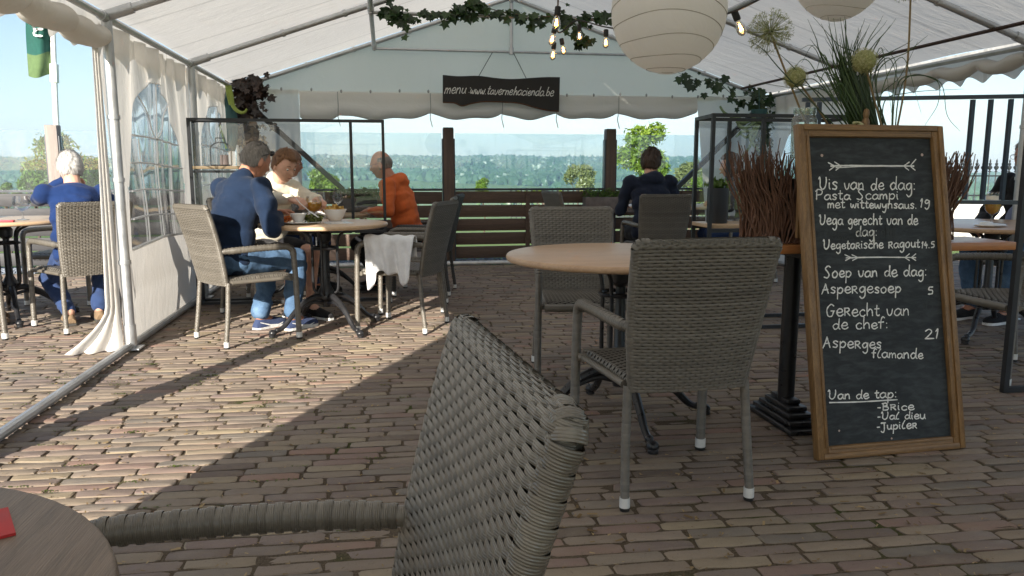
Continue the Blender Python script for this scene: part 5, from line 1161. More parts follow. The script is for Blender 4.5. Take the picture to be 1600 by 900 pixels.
p = on_z(500, 343.5, .75); stem_glass('tall empty wine glass right behind the amber goblet', (p[0], p[1]+.1, .751), 1, wine, .10)
p = on_y(497, 320, 6.9); stem_glass('empty stemmed glass furthest left on the table behind the screen', (-.62, 6.92, .732), 1, [(r*1.1, z) for r, z in wine])
stem_glass('empty stemmed glass on a white stem above the crisps bowl', (-.42, 6.95, .732), 1, [(r*1.15, z) for r, z in wine])
p = on_z(36, 344, .75); stem_glass('empty balloon glass on the outside table', (*p[:2], .751), 1.1, [(r*1.2, z*1.05) for r, z in goblet])
p = on_y(1549, 345, 4.62); stem_glass('tulip glass of golden beer with white foam at the right edge', (p[0], 4.62, .751), 1.2, [(r*1.2, z*1.12) for r, z in tulip], .145, .042)
mb = MB(); rnd = random.Random(2); nrm = np.array((0, -1., 0)); gl_ = [o for o in COL.objects if o.get('label', '').startswith('tulip')][0]; gx = gl_.location[0]
for s, dx in (("A", -.020), ("u", -.006), ("r", .006), ("a", .016)):
    st, W_ = text_strokes(s, rnd)
    for P in st: ribbon(mb, [(dx+.010*x, -.0475+(dx+.010*x)**2*8-.0, .186+.010*y) for x, y in P], .0022, nrm, rnd)
mb.build('lettering', M['black'], gl_, False)
def bowl(label, loc, r, h, name='bowl'):
    root = thing(name, label, 'bowl', loc); mb = MB(); mb.lathe([(.0001, 0), (r*.5, 0), (r*.55, .006), (r*.8, h*.55), (r, h), (r*.97, h+.001), (r*.76, h*.58), (r*.5, .012), (.0001, .012)], 36); mb.build('shell', M['ceramic'], root); return root
def on_t2(x, y): return on_z(x, y, .752)
p = on_t2(524, 346); b1 = bowl('white bowl heaped with yellow crisps', (*p[:2], .756), .082, .082, 'crisp_bowl'); mb = MB(); rnd = random.Random(8)
for k in range(34):
    a = rnd.uniform(0, 6.28); q = rnd.uniform(0, .07); c = Vector((q*math.cos(a), q*math.sin(a), .070+.022*(1-q/.07)+rnd.uniform(0, .012))); e = Euler((rnd.uniform(-1, 1), rnd.uniform(-1, 1), rnd.uniform(0, 6))).to_matrix()
    mb.add([c+e @ Vector((.026*math.cos(t_*1.047), .018*math.sin(t_*1.047), .006*math.cos(2*t_*1.047))) for t_ in range(6)]+[c], [(i, (i+1) % 6, 6) for i in range(6)])
mb.build('crisps', leafmat('golden_crisps', (.50, .28, .05), (.80, .55, .18), .2), b1)
def plate(label, loc, r):
    mb = MB(); mb.lathe([(.0001, 0), (r*.62, 0), (r*.7, .004), (r, .012), (r*.99, .014), (r*.66, .008), (.0001, .006)], 44); o = mb.build('plate', M['ceramic'], None); o.location = loc; tag(o, label, 'plate'); return o
p = on_t2(467, 350); plate('white dinner plate with salad at the edge of the table', (p[0], p[1]+.06, .7505), .145)
pp = (p[0], p[1]+.06)
b2 = bowl('small white dip bowl standing on the dinner plate', (pp[0]-.005, pp[1]-.02, .764), .055, .055, 'dip_bowl')
M['salad'] = leafmat('salad_leaves', (.05, .07, .012), (.20, .22, .05), .3)
V, F = leaf_cloud([(0, 0, .02, .045), (.04, .02, .02, .04), (.03, -.03, .015, .035)], 260, .016, 33, .6); so = np_mesh('salad', V, F, M['salad']); so.location = (pp[0]+.075, pp[1]-.01, .766); tag(so, 'green salad heap on the right of the dinner plate', 'salad')
V, F = leaf_cloud([(0, 0, .018, .035), (-.03, .01, .015, .03)], 160, .014, 34, .6); so = np_mesh('carrot_salad', V, F, leafmat('orange_carrot', (.55, .12, .02), (.80, .30, .08), .3)); so.location = (pp[0]-.085, pp[1]-.03, .766); tag(so, 'orange carrot salad heap on the left of the dinner plate', 'salad')
mb = MB(); mb.box((0, 0, .002), (.17, .15, .003)); mb.box((.01, .01, .005), (.16, .15, .003), (0, .02, .1)); o = mb.build('napkin', M['ceramic'], None, False); p = on_t2(528, 349); o.location = (p[0]+.0, p[1]+.02, .7505); o.rotation_euler = (0, 0, .3); tag(o, 'folded white napkin under the crisps bowl', 'napkin')
p = on_t2(497, 341); b3 = bowl('small white bowl behind the amber goblet', (p[0]+.04, p[1]+.05, .751), .05, .05, 'small_bowl')
p = on_z(1510, 347, .75); mb = MB(); mb.ball((0, 0, .012), (.11, .07, .014), 20, 8); mb.ball((-.03, .0, .02), (.05, .04, .018), 14, 8); o = mb.build('folded_napkin', M['ceramic'], None); o.location = (3.80, 4.35, .751); tag(o, 'crumpled pale napkin beside the tulip beer glass', 'napkin')
mb = MB(); mb.box((0, 0, .006), (.12, .04, .012), None, 1, .005); o = mb.build('pouch', pm('red_pouch', (.55, .03, .05), .5), None); p = on_z(8, 347, .75); o.location = (p[0], p[1], .751); tag(o, 'small red pouch lying on the outside table', 'pouch')

# ------------------------------------------------------------------ white cloth over the arm of the chair
def chair_pt(key, x, y, z):
    o = CH[key]; v = o.rotation_euler.to_matrix() @ Vector((x, y, z)); return np.array(v+o.location)
tw = MB(); rows = []; nu, nv = 44, 30; rnd = random.Random(4)
for i in range(nu+1):
    u = i/nu; y = -.19+.36*u; row = []                     # along the arm
    for j in range(nv+1):
        q = j/nv*2-1; side = 1 if q > 0 else -1; L = (.27+.05*math.sin(u*7+.6)+.022*math.sin(u*15)+.05*u) if side > 0 else .16
        s = abs(q)*L; r = .030
        if s < r*1.57: a = s/r; dx, dz = side*r*math.sin(a), r*math.cos(a)
        else: dx, dz = side*(r+.016*math.sin(u*24+q*3)*min(1, (s-r)/L*2.4)+.022*math.sin(u*11+1)*(s-r)/L), -(s-r*1.57)
        squeeze = 1-.16*max(0, (s-.05))/L*(1 if side > 0 else .2)
        row.append(chair_pt('E', -.262-dx*1.0, (y-.02)*squeeze+.0, .645+dz+.004*math.sin(u*23+q*7)))
    rows.append(row)
tw.grid(rows); o = tw.build('white_cloth', fabric('white_jacket_cloth', (.72, .72, .73), .35, 14), None, True, 80); md = o.modifiers.new('s', 'SOLIDIFY'); md.thickness = .005; tag(o, 'white cloth jacket draped over the arm of a woven chair', 'cloth')

# ------------------------------------------------------------------ iron railings beyond the terrace
M['rail_iron'] = pm('black_railing_iron', (.02, .024, .028), .5)
def railing(label, p0, p1, h, n, ornate, wall=0.0):
    p0, p1 = np.array(p0, float), np.array(p1, float); root = thing('iron_railing', label, 'railing', tuple((p0+p1)/2)); mb = MB(); d = p1-p0
    for z in (.12, h*.62): mb.bar(p0+np.array((0, 0, z)), p1+np.array((0, 0, z)), .03, .03)
    for k in range(n+1):
        p = p0+d*k/n; mb.tube([p, p+np.array((0, 0, h*.86))], .011, 6)
        if ornate:
            mb.lathe([(.0001, 0), (.030, .015), (.012, .045), (.035, .075), (.045, .105), (.018, .14), (.030, .165), (.010, .20), (.018, .22), (.0001, .27)], 8, p+np.array((0, 0, h*.70)))
        else: mb.lathe([(.011, 0), (.028, .03), (.0001, .13)], 6, p+np.array((0, 0, h*.84)))
    wb(mb, 'bars', M['rail_iron'], root)
    if wall:
        mb = MB(); c = (p0+p1)/2; L = np.linalg.norm(d); mb.box((c[0], c[1], p0[2]-wall/2-.01), (L+.3, .22, wall), (0, 0, math.atan2(d[1], d[0])), 1, .01); wb(mb, 'plinth_wall', pm('rendered_wall', (.62, .60, .56), .8), root)
    return root
railing('ornate black iron railing on a pale wall behind the barred screen', (7.6, 13.4, .52), (15.0, 13.4, .52), .80, 52, True, 1.6)
railing('plain spear topped iron railing seen between the two middle fence posts and the screen', (3.4, 21, -.25), (9.6, 20, -.25), .95, 44, False)
# ------------------------------------------------------------------ people
def mod_mesh(o, voxel, smooth=4):
    m = o.modifiers.new('r', 'REMESH'); m.mode = 'VOXEL'; m.voxel_size = voxel; m.use_smooth_shade = True
    s = o.modifiers.new('s', 'SMOOTH'); s.factor = .5; s.iterations = smooth
    dg = bpy.context.evaluated_depsgraph_get(); dg.update(); me = bpy.data.meshes.new_from_object(o.evaluated_get(dg)); o.modifiers.clear(); old = o.data; o.data = me; bpy.data.meshes.remove(old)
    me.polygons.foreach_set('use_smooth', [True]*len(me.polygons)); return o
SKIN = {}
def skin(name, col):
    if name not in SKIN:
        t = NT(name); v = t.coord('Object'); c = t.ramp(t.noise(v, 22, 5), [(.3, tuple(k*.85 for k in col)), (.7, tuple(min(1, k*1.12) for k in col))]); t.set(c, .5, 0, .4); t.b.inputs['Subsurface Weight'].default_value = .12; t.b.inputs['Subsurface Radius'].default_value = (.01, .004, .002); SKIN[name] = t.m
    return SKIN[name]
def head_surface(n=40, m=28, infl=0.0, hair=None, rnd=None, lump=.004):
    """head as a shaped sphere (y forward, z up, centre between the ears); hair(d)->thickness or negative to tuck inside"""
    V = []; F = []
    for i in range(m+1):
        ph = -math.pi/2+math.pi*i/m
        for k in range(n):
            th = 2*math.pi*k/n; d = np.array((math.cos(ph)*math.sin(th), math.cos(ph)*math.cos(th), math.sin(ph))); x, y, z = d
            X, Y, Z = x*.075, y*.097, z*.122
            if z < 0:
                q = -z; X *= 1-.26*q**1.3; Y *= (1-.10*q) if y > 0 else (1-.36*q**1.2); Y += .010*q
            if y > 0:
                g = lambda cx, cz, sx, sz: math.exp(-((x-cx)/sx)**2-((z-cz)/sz)**2)
                Y += .024*g(0, -.20, .13, .13)+.012*g(0, -.02, .10, .18)+.008*g(0, .22, .5, .10)-.010*(g(.36, .06, .2, .11)+g(-.36, .06, .2, .11))+.008*g(0, -.47, .24, .07)-.005*g(0, -.53, .2, .03)+.012*g(0, -.80, .30, .16)+.004*(g(.5, -.18, .2, .2)+g(-.5, -.18, .2, .2))
            p = np.array((X, Y, Z)); nrm = d/np.array((.075, .097, .122)); nrm /= np.linalg.norm(nrm); t_ = infl
            if hair: t_ = hair(d); t_ = t_+(lump*(float(fnoise(th*7+3, ph*4+th*2, 5))-.5)*2+lump*.6*(float(fnoise(th*21, ph*5, 9))-.5) if t_ > 0 else 0)
            V.append(p+nrm*t_)
    for i in range(m):
        for k in range(n): F.append((i*n+k, i*n+(k+1) % n, (i+1)*n+(k+1) % n, (i+1)*n+k))
    return V, F
def ik(a, b, l1, l2, pole):
    a, b, pole = np.array(a, float), np.array(b, float), np.array(pole, float); d = b-a; L = np.linalg.norm(d); mx_ = (l1+l2)*.985
    if L > mx_: b = a+d*mx_/L; d = b-a; L = mx_
    u = d/L; x = (l1*l1-l2*l2+L*L)/(2*L); h = math.sqrt(max(0, l1*l1-x*x)); p = pole-u*np.dot(pole, u); p /= np.linalg.norm(p)+1e-9; return a+u*x+p*h, b
def hand(mb, wrist, fdir, palm_n, curl, side):
    """palm, four unequal bent fingers and a thumb from the side of the palm"""
    f = np.array(fdir, float); f /= np.linalg.norm(f); n = np.array(palm_n, float); n -= f*np.dot(n, f); n /= np.linalg.norm(n); s = np.cross(f, n)*side; w = np.array(wrist)
    for q in (-.028, -.010, .010, .028): mb.cone(w+s*q*.6, .0145, w+f*.082+s*q, .0125, 8)
    for j, (q, L) in enumerate(((-.031, .060), (-.011, .074), (.010, .080), (.030, .072))):
        p = w+f*.084+s*q; a = curl*.6; d = f*math.cos(a)+n*math.sin(a); p2 = p+d*L*.45; a2 = a+curl*1.0; d2 = f*math.cos(a2)+n*math.sin(a2); p3 = p2+d2*L*.32; a3 = a2+curl*.7; d3 = f*math.cos(a3)+n*math.sin(a3); p4 = p3+d3*L*.26
        mb.cone(p, .0092, p2, .0085, 8); mb.cone(p2, .0085, p3, .0078, 8); mb.cone(p3, .0078, p4, .0068, 8)
    t0 = w+f*.022+s*.032; t1_ = t0+f*.034+s*.022+n*.012; t2_ = t1_+f*.030+s*.004+n*.014*(1+curl); mb.cone(t0, .0125, t1_, .0105, 8); mb.cone(t1_, .0105, t2_, .0082, 8)
def make_person(label, x, y, rz, seat=.455, lean=8, slouch=0.0, head_pitch=0, head_yaw=0, head_tilt=0, hands=((.18, .42, .76), (-.18, .42, .76)), feet=((.12, .42, .05), (-.12, .42, .05)), scale=1.0, male=True,
                skin_c=('skin_tan', (.52, .30, .21)), top=None, sleeve=1.0, trousers=None, leg_len=1.0, shoes=None, hair_m=None, hairf=None, lump=.004, glasses=False, sock=None, collar=0, hood=False, waist=0, curl=.8, inner=None, group=None, elbow_out=.8, pole=(-.5, -.9)):
    root = thing('person', label, 'person', (x, y, 0), R(rz), group); sk = skin(*skin_c); s = scale
    hip = np.array((0, 0, seat+.075)); le = R(lean); sp = np.array((0, math.sin(le), math.cos(le))); le2 = R(lean+slouch); sp2 = np.array((0, math.sin(le2), math.cos(le2)))
    fwd = np.array((0, math.cos(le2), -math.sin(le2))); chest = hip+sp*.24*s; top_ = chest+sp2*.24*s; neck = top_+sp2*.045*s; sw = (.185 if male else .165)*s
    hp = Euler((R(-head_pitch), R(head_tilt), R(head_yaw)), 'XYZ').to_matrix(); hc = neck+np.array((0, .025, .0))+np.array(hp @ Vector((0, .030, .125)))
    sh = {1: top_+np.array((sw, 0, -.025)), -1: top_+np.array((-sw, 0, -.025))}
    body = MB(); hm = np.array(hp)
    V, F = head_surface(); body.add([hc+hm @ (p*s) for p in V], F+[tuple(range(39, -1, -1)), tuple(28*40+k for k in range(40))])
    for sx in (-1, 1): body.ball(hc+hm @ (np.array((sx*.077, -.008, -.008))*s), (.012*s, .020*s, .032*s), 10, 8, hp @ Matrix.Rotation(sx*-.35, 3, 'Z'))
    body.cone(neck-sp2*.05, .062*s, hc+hm @ np.array((0, -.022, -.06)), .056*s, 14)
    def torso(mb, e=0.0):
        mb.ball(hip+np.array((0, -.01, 0)), ((.170)*s+e, .125*s+e, .105*s+e), 24, 14, Euler((-le, 0, 0)))
        mb.ball(hip+sp*.14*s, ((.150+waist)*s+e, (.112+waist)*s+e, .15*s+e), 24, 14, Euler((-le, 0, 0)))
        mb.ball(chest+sp2*.06*s, ((.168 if male else .152)*s+e, .118*s+e, .19*s+e), 24, 14, Euler((-le2, 0, 0)))
        mb.ball(top_-sp2*.05*s, (sw*.98+e, .092*s+e, .085*s+e), 24, 12, Euler((-le2, 0, 0)))
        for q in (-1, 1): mb.ball(sh[q], .060*s+e, 14, 10)
    torso(body)
    EL, WR = {}, {}
    for q, tgt in ((1, hands[0]), (-1, hands[1])):
        EL[q], WR[q] = ik(sh[q], tgt, .285*s, .255*s, (q*elbow_out, pole[0], pole[1]))
        body.cone(sh[q], .050*s, EL[q], .038*s); body.cone(EL[q], .038*s, WR[q], .026*s); d = WR[q]-EL[q]; d = d/np.linalg.norm(d); fd = d*.7+np.array((-q*.25, .35, -.25)); hand(body, WR[q]+d*.005, fd, (-q*.35, -.2, -1), curl, q)
    KN, AN = {}, {}
    for q, ft in ((1, feet[0]), (-1, feet[1])):
        hj = hip+np.array((q*.088*s, .02, -.015)); KN[q], AN[q] = ik(hj, np.array(ft)+np.array((0, -.06, .045)), .42*s, .40*s, (q*.12, .5, 1.0)); body.cone(hj, .080*s, KN[q], .054*s); body.cone(KN[q], .052*s, AN[q], .034*s); body.cone(AN[q], .034, np.array(ft)+np.array((0, .08, -.01)), .024)
    b = body.build('body', sk, root); mod_mesh(b, .0055, 3)
    if top:
        tb = MB(); torso(tb, .016)
        for q in (-1, 1):
            e2 = EL[q]+(WR[q]-EL[q])*min(1, max(0, sleeve*2-1))*.96; e1 = sh[q]+(EL[q]-sh[q])*min(1, sleeve*2); tb.cone(sh[q], .068*s, e1, .054*s)
            if sleeve > .5: tb.cone(EL[q], .054*s, e2, .038*s)
            for k in range(3): tb.ball(EL[q]+(sh[q]-EL[q])*(.05+.11*k)+np.array((0, 0, -.004*k)), (.056*s, .056*s, .024*s), 12, 8)
        if collar: tb.cone(neck-sp2*.065, .088*s, neck-sp2*.01+np.array((0, -.006, 0)), .070*s, 18)
        if hood: tb.ball(neck+np.array((0, -.085, -.035))*s, (.125*s, .075*s, .070*s), 18, 12); tb.ball(neck+np.array((0, -.03, -.045))*s, (.135*s, .10*s, .055*s), 18, 12)
        o = tb.build('top', top, root); mod_mesh(o, .009, 3); me = o.data; co = np.empty(len(me.vertices)*3); me.vertices.foreach_get('co', co); co = co.reshape(-1, 3); nn = np.empty(len(co)*3); me.vertices.foreach_get('normal', nn); nn = nn.reshape(-1, 3)
        dz = .022*(fnoise(co[:, 0]*8+co[:, 1]*5+co[:, 2]*6, co[:, 2]*15-co[:, 0]*9, 3)-.5)+.010*(fnoise(co[:, 0]*22+co[:, 2]*12, co[:, 1]*20+co[:, 2]*26, 6)-.5); co = co+nn*dz[:, None]; me.vertices.foreach_set('co', co.ravel()); me.update()
    if inner: ib = MB(); ib.ball(hip+sp*.15*s+fwd*.075, (.135*s, .125*s, .20*s), 22, 14, Euler((-le, 0, 0))); ib.build('shirt', inner, root)
    if trousers:
        tb = MB(); tb.ball(hip+np.array((0, -.012, -.01)), (.182*s, .138*s, .105*s), 20, 12)
        for q in (-1, 1):
            hj = hip+np.array((q*.088*s, .02, -.015)); end = KN[q]+(AN[q]-KN[q])*(.92 if leg_len >= 1 else .0); tb.cone(hj, .092*s, KN[q] if leg_len >= 1 else hj+(KN[q]-hj)*leg_len, .068*s if leg_len >= 1 else .078*s)
            if leg_len >= 1: tb.cone(KN[q], .068*s, end, .058*s)
        o = tb.build('trousers', trousers, root); mod_mesh(o, .009, 3); me = o.data; co = np.empty(len(me.vertices)*3); me.vertices.foreach_get('co', co); co = co.reshape(-1, 3); nn = np.empty(len(co)*3); me.vertices.foreach_get('normal', nn); nn = nn.reshape(-1, 3)
        dz = .018*(fnoise(co[:, 0]*10+co[:, 1]*9, co[:, 2]*18, 13)-.5)+.010*(fnoise(co[:, 0]*25, co[:, 2]*30+co[:, 1]*22, 16)-.5); co = co+nn*dz[:, None]; me.vertices.foreach_set('co', co.ravel()); me.update()
    if shoes:
        up, sole, mark = shoes
        for q, ft in ((1, feet[0]), (-1, feet[1])):
            f0 = np.array(ft); mb = MB(); n = 16
            for L in (0,):
                prof = [(-.105, .040, .060, .030), (-.085, .070, .078, .036), (-.045, .092, .070, .037), (.0, .085, .060, .036), (.05, .066, .052, .042), (.10, .052, .040, .046), (.145, .042, .032, .040), (.168, .026, .026, .020)]
                P = []
                for yy, hgt, _, wd in prof: P.append([(f0[0]+wd*math.cos(t_), f0[1]+yy+.0, f0[2]-.035+max(0, hgt*math.sin(t_)) if math.sin(t_) > 0 else f0[2]-.035) for t_ in np.linspace(-.05, math.pi+.05, 13)])
                mb.grid(P); mb.add([p for p in P[0]], [tuple(range(13))]); mb.add([p for p in P[-1]], [tuple(range(12, -1, -1))])
            so = mb.build('shoe', up, root); mb = MB(); out = [(f0[0]+sx*wd, f0[1]+yy) for sx, seq in ((1, prof), (-1, prof[::-1])) for yy, hgt, _, wd in seq]
            mb.prism([(px*1.0, py) for px, py in out], f0[2]-.050, f0[2]-.030); mb.build('sole', sole, so, False)
            if mark:
                for sx in (-1, 1):
                    mb = MB(); pts = [(.105, .008), (.06, -.006), (.0, .002), (-.06, .024), (-.085, .032)]; wd_ = [.004, .014, .012, .007, .003]; Lp, Rp = [], []
                    for (yy, zz), w2 in zip(pts, wd_):
                        wx = np.interp(yy, [k[0] for k in prof], [k[3] for k in prof]); hh = np.interp(yy, [k[0] for k in prof], [k[1] for k in prof]); 
                        for arr, dz_ in ((Lp, w2/2), (Rp, -w2/2)):
                            zv = zz+dz_+.010; sn = min(.95, max(0, zv/hh)); arr.append((f0[0]+sx*(wx*math.sqrt(1-sn*sn)+.0025), f0[1]+yy, f0[2]-.035+zv))
                    mb.add(Lp+Rp, [(i, i+1, 5+i+1, 5+i) for i in range(4)]); mb.build('side_mark', mark, so, False)
    if sock:
        for q in (-1, 1): mb = MB(); d = (KN[q]-AN[q])/np.linalg.norm(KN[q]-AN[q]); mb.tube([AN[q]-d*.01, AN[q]+d*.05], [.042, .041], 14); mb.build('sock', sock, root)
    if hairf:
        V, F = head_surface(64, 44, 0, hairf, None, lump); mb = MB(); mb.add([hc+hm @ (p*s) for p in V], F+[tuple(range(63, -1, -1)), tuple(44*64+k for k in range(64))]); P_ = np.array([q for q in V]); N_ = P_/np.linalg.norm(P_, axis=1)[:, None]; rr_ = np.random.default_rng(int(abs(x*1000)))
        D_ = [np.array((math.cos(-math.pi/2+math.pi*i_/44)*math.sin(2*math.pi*k_/64), math.cos(-math.pi/2+math.pi*i_/44)*math.cos(2*math.pi*k_/64), math.sin(-math.pi/2+math.pi*i_/44))) for i_ in range(45) for k_ in range(64)]; ok_ = [i_ for i_ in range(len(D_)) if hairf(D_[i_]) > .003 and math.hypot(D_[i_][0], D_[i_][1]) > .12]
        for i_ in rr_.choice(ok_, 1000 if lump > .0015 else 120):
            p_, n_ = P_[i_], N_[i_]; dn = np.array((0, -.35 if p_[2] > .05 else 0, -1.0))+rr_.standard_normal(3)*.35; dn -= n_*np.dot(dn, n_); dn /= np.linalg.norm(dn)+1e-9; Lh = (.012+.7*max(0, hairf(D_[i_])))*rr_.uniform(.6, 1.5); w_ = np.cross(n_, dn)*.0016
            q0 = p_-n_*.002+rr_.standard_normal(3)*.002; q1 = q0+dn*Lh*.6+n_*Lh*.18; q2 = q0+dn*Lh+n_*Lh*.16; mb.add([hc+hm @ (k_*s) for k_ in (q0-w_, q0+w_, q1+w_*.8, q1-w_*.8, q2)], [(0, 1, 2, 3), (3, 2, 4)])
        mb.build('hair', hair_m, root, True, 80)
    for sx in (-1, 1):
        mb = MB(); mb.ball(hc+hm @ (np.array((sx*.030, .0765, .008))*s), .0108*s, 12, 8); ey = mb.build('eye', M['eye'], root); mb = MB(); mb.ball(hc+hm @ (np.array((sx*.030, .0818, .003))*s), .0070*s, 10, 6); mb.build('iris', M['iris'], ey)
        mb = MB(); mb.tube([hc+hm @ (np.array((sx*(.014+.030*t_), .0925-.014*t_*t_, .030+.006*math.sin(t_*3)))*s) for t_ in np.linspace(0, 1, 6)], [.0022, .003, .003, .0028, .0022, .0012], 5); mb.build('eyebrow', hair_m or M['iris'], root)
    mb = MB(); mb.tube([hc+hm @ (np.array((x_, .100-.35*abs(x_), -.058))*s) for x_ in np.linspace(-.024, .024, 7)], [.001, .003, .004, .0035, .004, .003, .001], 6); mb.build('lips', M['lips'], root)
    if glasses:
        mb = MB()
        for sx in (-1, 1):
            mb.tube([hc+hm @ (np.array((sx*.033+.022*math.cos(a), .107, .004+.017*math.sin(a)))*s) for a in np.linspace(0, 2*math.pi, 19)], .0016, 5, False); mb.tube([hc+hm @ (np.array(p)*s) for p in ((sx*.055, .105, .008), (sx*.082, .06, .012), (sx*.086, -.01, .010))], .0016, 5)
        mb.build('glasses', M['black'], root)
    rm = Matrix.Rotation(R(rz), 3, 'Z'); return root, np.array(rm @ Vector(hc))+np.array((x, y, 0)), rm @ hp, WR, EL
M['eye'] = pm('eye_white', (.72, .70, .66), .3); M['iris'] = pm('dark_iris', (.03, .02, .015), .3); M['lips'] = pm('lips', (.36, .14, .11), .5)
def hairmat(name, dark, light):
    t = NT(name); v = t.coord('Object', (1, 1, .22)); c = t.ramp(t.noise(v, 110, 4), [(.3, dark), (.7, light)]); t.set(c, .5, 0, .4); t.bump(t.noise(v, 160, 3), .6, .004); return t.m
H_grey = hairmat('short_grey_hair', (.11, .095, .08), (.34, .31, .28)); H_white = hairmat('white_hair', (.30, .29, .275), (.60, .58, .55)); H_auburn = hairmat('auburn_hair', (.10, .045, .018), (.27, .13, .055)); H_dark = hairmat('dark_brown_hair', (.022, .013, .009), (.085, .05, .032)); H_brown = hairmat('brown_long_hair', (.05, .03, .02), (.16, .095, .065))
def h_short(d, th=.011, front=.50, side=-.10, nape=-.45):
    x, y, z = d; lim = front if y > .45 else (front+(side-front)*min(1, (.45-y)/.35) if y > .1 else side+(nape-side)*min(1, (.1-y)/.5)); k = (z-lim)*6
    return -.012 if k < 0 else th*min(1, .35+k)
def h_bald(d):
    x, y, z = d
    return -.012 if (z > .50 or y > .12 or z < -.40) else .0045*min(1, (.50-z)*4)*min(1, (z+.40)*4+.3)
def h_thin(d):
    x, y, z = d; return h_short(d, .0065, .55, -.05, -.42)
def h_long(d):
    x, y, z = d; return -.012 if (y > .35 and z < .55) else (.016 if z > -.2 else .022)
t = NT('blue_jeans'); v = t.coord('Object'); c = t.ramp(t.noise(v, 7, 5, .6), [(.3, (.035, .075, .15)), (.55, (.08, .155, .27)), (.75, (.17, .27, .40))]); c = t.mix(.2, c, t.ramp(t.noise(v, 300, 2), [(.3, (.03, .06, .13)), (.7, (.25, .35, .48))])); t.set(c, .9, 0, .2); t.bump(t.noise(v, 18, 4), .4, .02); M['jeans'] = t.m
M['navy'] = fabric('navy_pullover', (.009, .020, .047), .3, 9); M['navy_dark'] = fabric('dark_navy_hoodie', (.016, .022, .042), .3, 9); M['royal'] = fabric('royal_blue_jumper', (.009, .028, .105), .35, 8); M['cream'] = fabric('cream_knit_jacket', (.68, .62, .50), .4, 12); M['orange'] = fabric('orange_hoodie', (.62, .14, .04), .35, 8); M['blackcloth'] = fabric('black_cloth', (.014, .014, .017), .3, 9); M['lav'] = fabric('lavender_shirt', (.20, .23, .36), .3, 9); M['greycloth'] = fabric('grey_dark_top', (.07, .065, .07), .3, 9); M['bluepants'] = fabric('blue_trousers', (.03, .055, .14), .3, 9)
M['shoe_navy'] = fabric('navy_shoe_mesh', (.045, .065, .14), .3, 30); M['shoe_brown'] = fabric('brown_walking_shoe', (.22, .15, .09), .4, 20); M['shoe_dark'] = fabric('black_shoe', (.02, .02, .022), .3, 20); M['sole_w'] = pm('white_sole', (.78, .78, .76), .6); M['sole_d'] = pm('dark_sole', (.06, .055, .05), .8)
tan = ('skin_sunburnt', (.50, .235, .15)); fair = ('skin_fair', (.62, .36, .26))
# man in navy at the laid table
def inv(x, y, rz, p):
    q = Matrix.Rotation(-R(rz), 3, 'Z') @ Vector((p[0]-x, p[1]-y, 0)); return (q.x, q.y, p[2])
mx_, my_, mr = -1.02, 5.225, -42
pl = np.array((pp[0], pp[1], .79))
man, mhc, mhp, *_ = make_person('man with short grey hair in a navy pullover and jeans eating at the laid table', mx_, my_, mr, .46, 11, 7, 20, -6, 4, hands=(inv(mx_, my_, mr, pl+np.array((-.13, -.07, .01))), inv(mx_, my_, mr, pl+np.array((-.17, .13, .03)))), feet=((.10, .47, .05), (-.10, .36, .05)), skin_c=tan, top=M['navy'], trousers=M['jeans'], shoes=(M['shoe_navy'], M['sole_w'], M['sole_w']), hair_m=H_grey, hairf=h_thin, collar=1, lump=.0025, scale=1.04)
mb = MB(); c = np.array(mhc); m_ = np.array(mhp)
for sx in (-1, 1): mb.ball(c+m_ @ np.array((sx*.036, .078, .085)), (.030, .010, .020), 12, 8, mhp)
mb.tube([c+m_ @ np.array(p) for p in ((-.07, .07, .085), (-.084, .02, .06), (-.082, -.02, .03))], .003, 5); mb.tube([c+m_ @ np.array(p) for p in ((.07, .07, .085), (.084, .02, .06), (.082, -.02, .03))], .003, 5)
o = mb.build('sunglasses', M['black'], None); tag(o, 'dark sunglasses pushed up on the forehead of the man in navy', 'sunglasses')
# woman in cream
wx_, wy_, wr = -.93, 6.22, -132
wom, whc, whp, WWR, _ = make_person('person with auburn hair in a cream jacket eating across from the man in navy', wx_, wy_, wr, .46, 13, 6, 24, -4, 0, hands=(inv(wx_, wy_, wr, (pp[0]-.02, pp[1]+.10, .90)), inv(wx_, wy_, wr, (pp[0]+.17, pp[1]+.26, .88))), feet=((.10, .40, .05), (-.02, .50, .05)), male=False, skin_c=fair, top=M['cream'], trousers=M['blackcloth'], leg_len=.72, shoes=(M['shoe_dark'], M['sole_w'], None), hair_m=H_auburn, hairf=lambda d: h_short(d, .015, .56+.10*d[0], -.02, -.42), collar=1, scale=1.0, curl=1.1)
mb = MB(); a = np.array((pp[0]+.0, pp[1]+.07, .885)); mb.tube([a+np.array((-.03, .03, .035)), a, a+np.array((.07, -.07, -.055))], [.003, .003, .0025], 6); bl_ = a+np.array((.07, -.07, -.055)); mb.bar(bl_, bl_+np.array((.06, -.05, -.035)), .016, .0015)
o = mb.build('table_knife', M['cap'], None); tag(o, 'table knife held over the dinner plate by the person in cream', 'knife')
# person behind her
make_person('person in a brown cap and sunglasses seated behind the one in cream', -1.02, 7.2, -80, .46, 8, 6, 8, 0, 0, hands=((.16, .32, .80), (-.14, .30, .82)), skin_c=tan, top=M['greycloth'], trousers=M['bluepants'], shoes=(M['shoe_dark'], M['sole_d'], None), hair_m=fabric('brown_cap_cloth', (.20, .11, .075), .3, 12), hairf=lambda d: h_short(d, .014, .30, .18, .05), glasses=True, lump=.001)
# man in orange
make_person('bald man with glasses in an orange hoodie seen from the side', .20, 7.10, 74, .46, 12, 10, 12, 0, 0, hands=((.20, .36, .72), (-.22, .30, .76)), feet=((.10, .40, .05), (-.10, .30, .05)), skin_c=tan, top=M['orange'], trousers=M['blackcloth'], shoes=(M['shoe_dark'], M['sole_d'], None), hair_m=H_grey, hairf=h_bald, lump=.001, glasses=True, hood=True, scale=1.02)
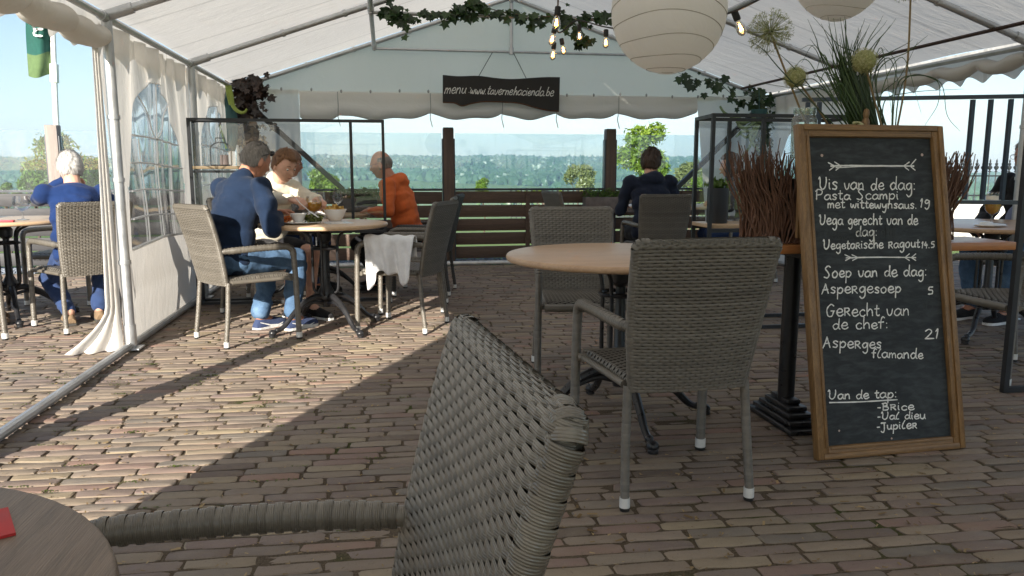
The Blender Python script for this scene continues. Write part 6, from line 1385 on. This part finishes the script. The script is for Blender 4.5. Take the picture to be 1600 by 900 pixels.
# dark haired diner from behind
make_person('dark haired person in a navy hoodie seen from behind', 2.50, 7.06, -8, .46, 6, 8, 10, -28, 0, hands=((.24, .44, .76), (-.22, .42, .76)), feet=((.12, .40, .05), (-.12, .40, .05)), skin_c=fair, top=M['navy_dark'], trousers=M['blackcloth'], shoes=(M['shoe_dark'], M['sole_d'], None), hair_m=H_dark, hairf=lambda d: h_short(d, .022, .40, -.12, -.55), lump=.012, hood=True, scale=1.03, elbow_out=.35)
make_person('long haired person half hidden between the screen posts and the twigs', 3.66, 7.35, 78, .46, 12, 8, 8, 0, 0, hands=((.18, .34, .80), (-.02, .22, 1.02)), skin_c=fair, male=False, top=M['greycloth'], trousers=M['bluepants'], shoes=(M['shoe_dark'], M['sole_d'], None), hair_m=H_brown, hairf=h_long, lump=.008)
# white haired diner outside
make_person('white haired person in a royal blue jumper seen from behind outside the tent', -2.17, 5.92, 27, .45, 10, 12, 8, 8, 3, hands=((.10, .36, .80), (-.04, .27, 1.03)), feet=((.10, .14, .05), (-.10, .10, .05)), skin_c=fair, top=M['royal'], trousers=M['bluepants'], shoes=(M['shoe_brown'], M['sole_d'], None), hair_m=H_white, hairf=lambda d: h_short(d, .016, .45, -.15, -.52), lump=.004, scale=.96, elbow_out=.9, pole=(.25, -.7), waist=.02)
make_person('person in dark clothes cut by the left edge at the outside table', -3.42, 5.95, -75, .46, 6, 6, 6, 0, 0, hands=((.20, .36, .78), (-.20, .36, .78)), skin_c=fair, top=M['blackcloth'], trousers=M['blackcloth'], shoes=(M['shoe_brown'], M['sole_d'], None), hair_m=H_grey, hairf=h_short, feet=((.12, .52, .05), (-.12, .48, .05)))
# person at the right edge
make_person('person with glasses in black and lavender cut by the right edge behind the beer glass', 4.80, 5.08, 103, .46, 4, 4, 4, 0, 0, hands=((.22, .30, .70), (-.22, .30, .66)), feet=((.12, .48, .05), (-.12, .42, .05)), skin_c=tan, top=M['blackcloth'], trousers=M['jeans'], shoes=(M['shoe_dark'], M['sole_w'], None), hair_m=H_grey, hairf=h_short, glasses=True, waist=.06, inner=M['lav'], scale=1.06)
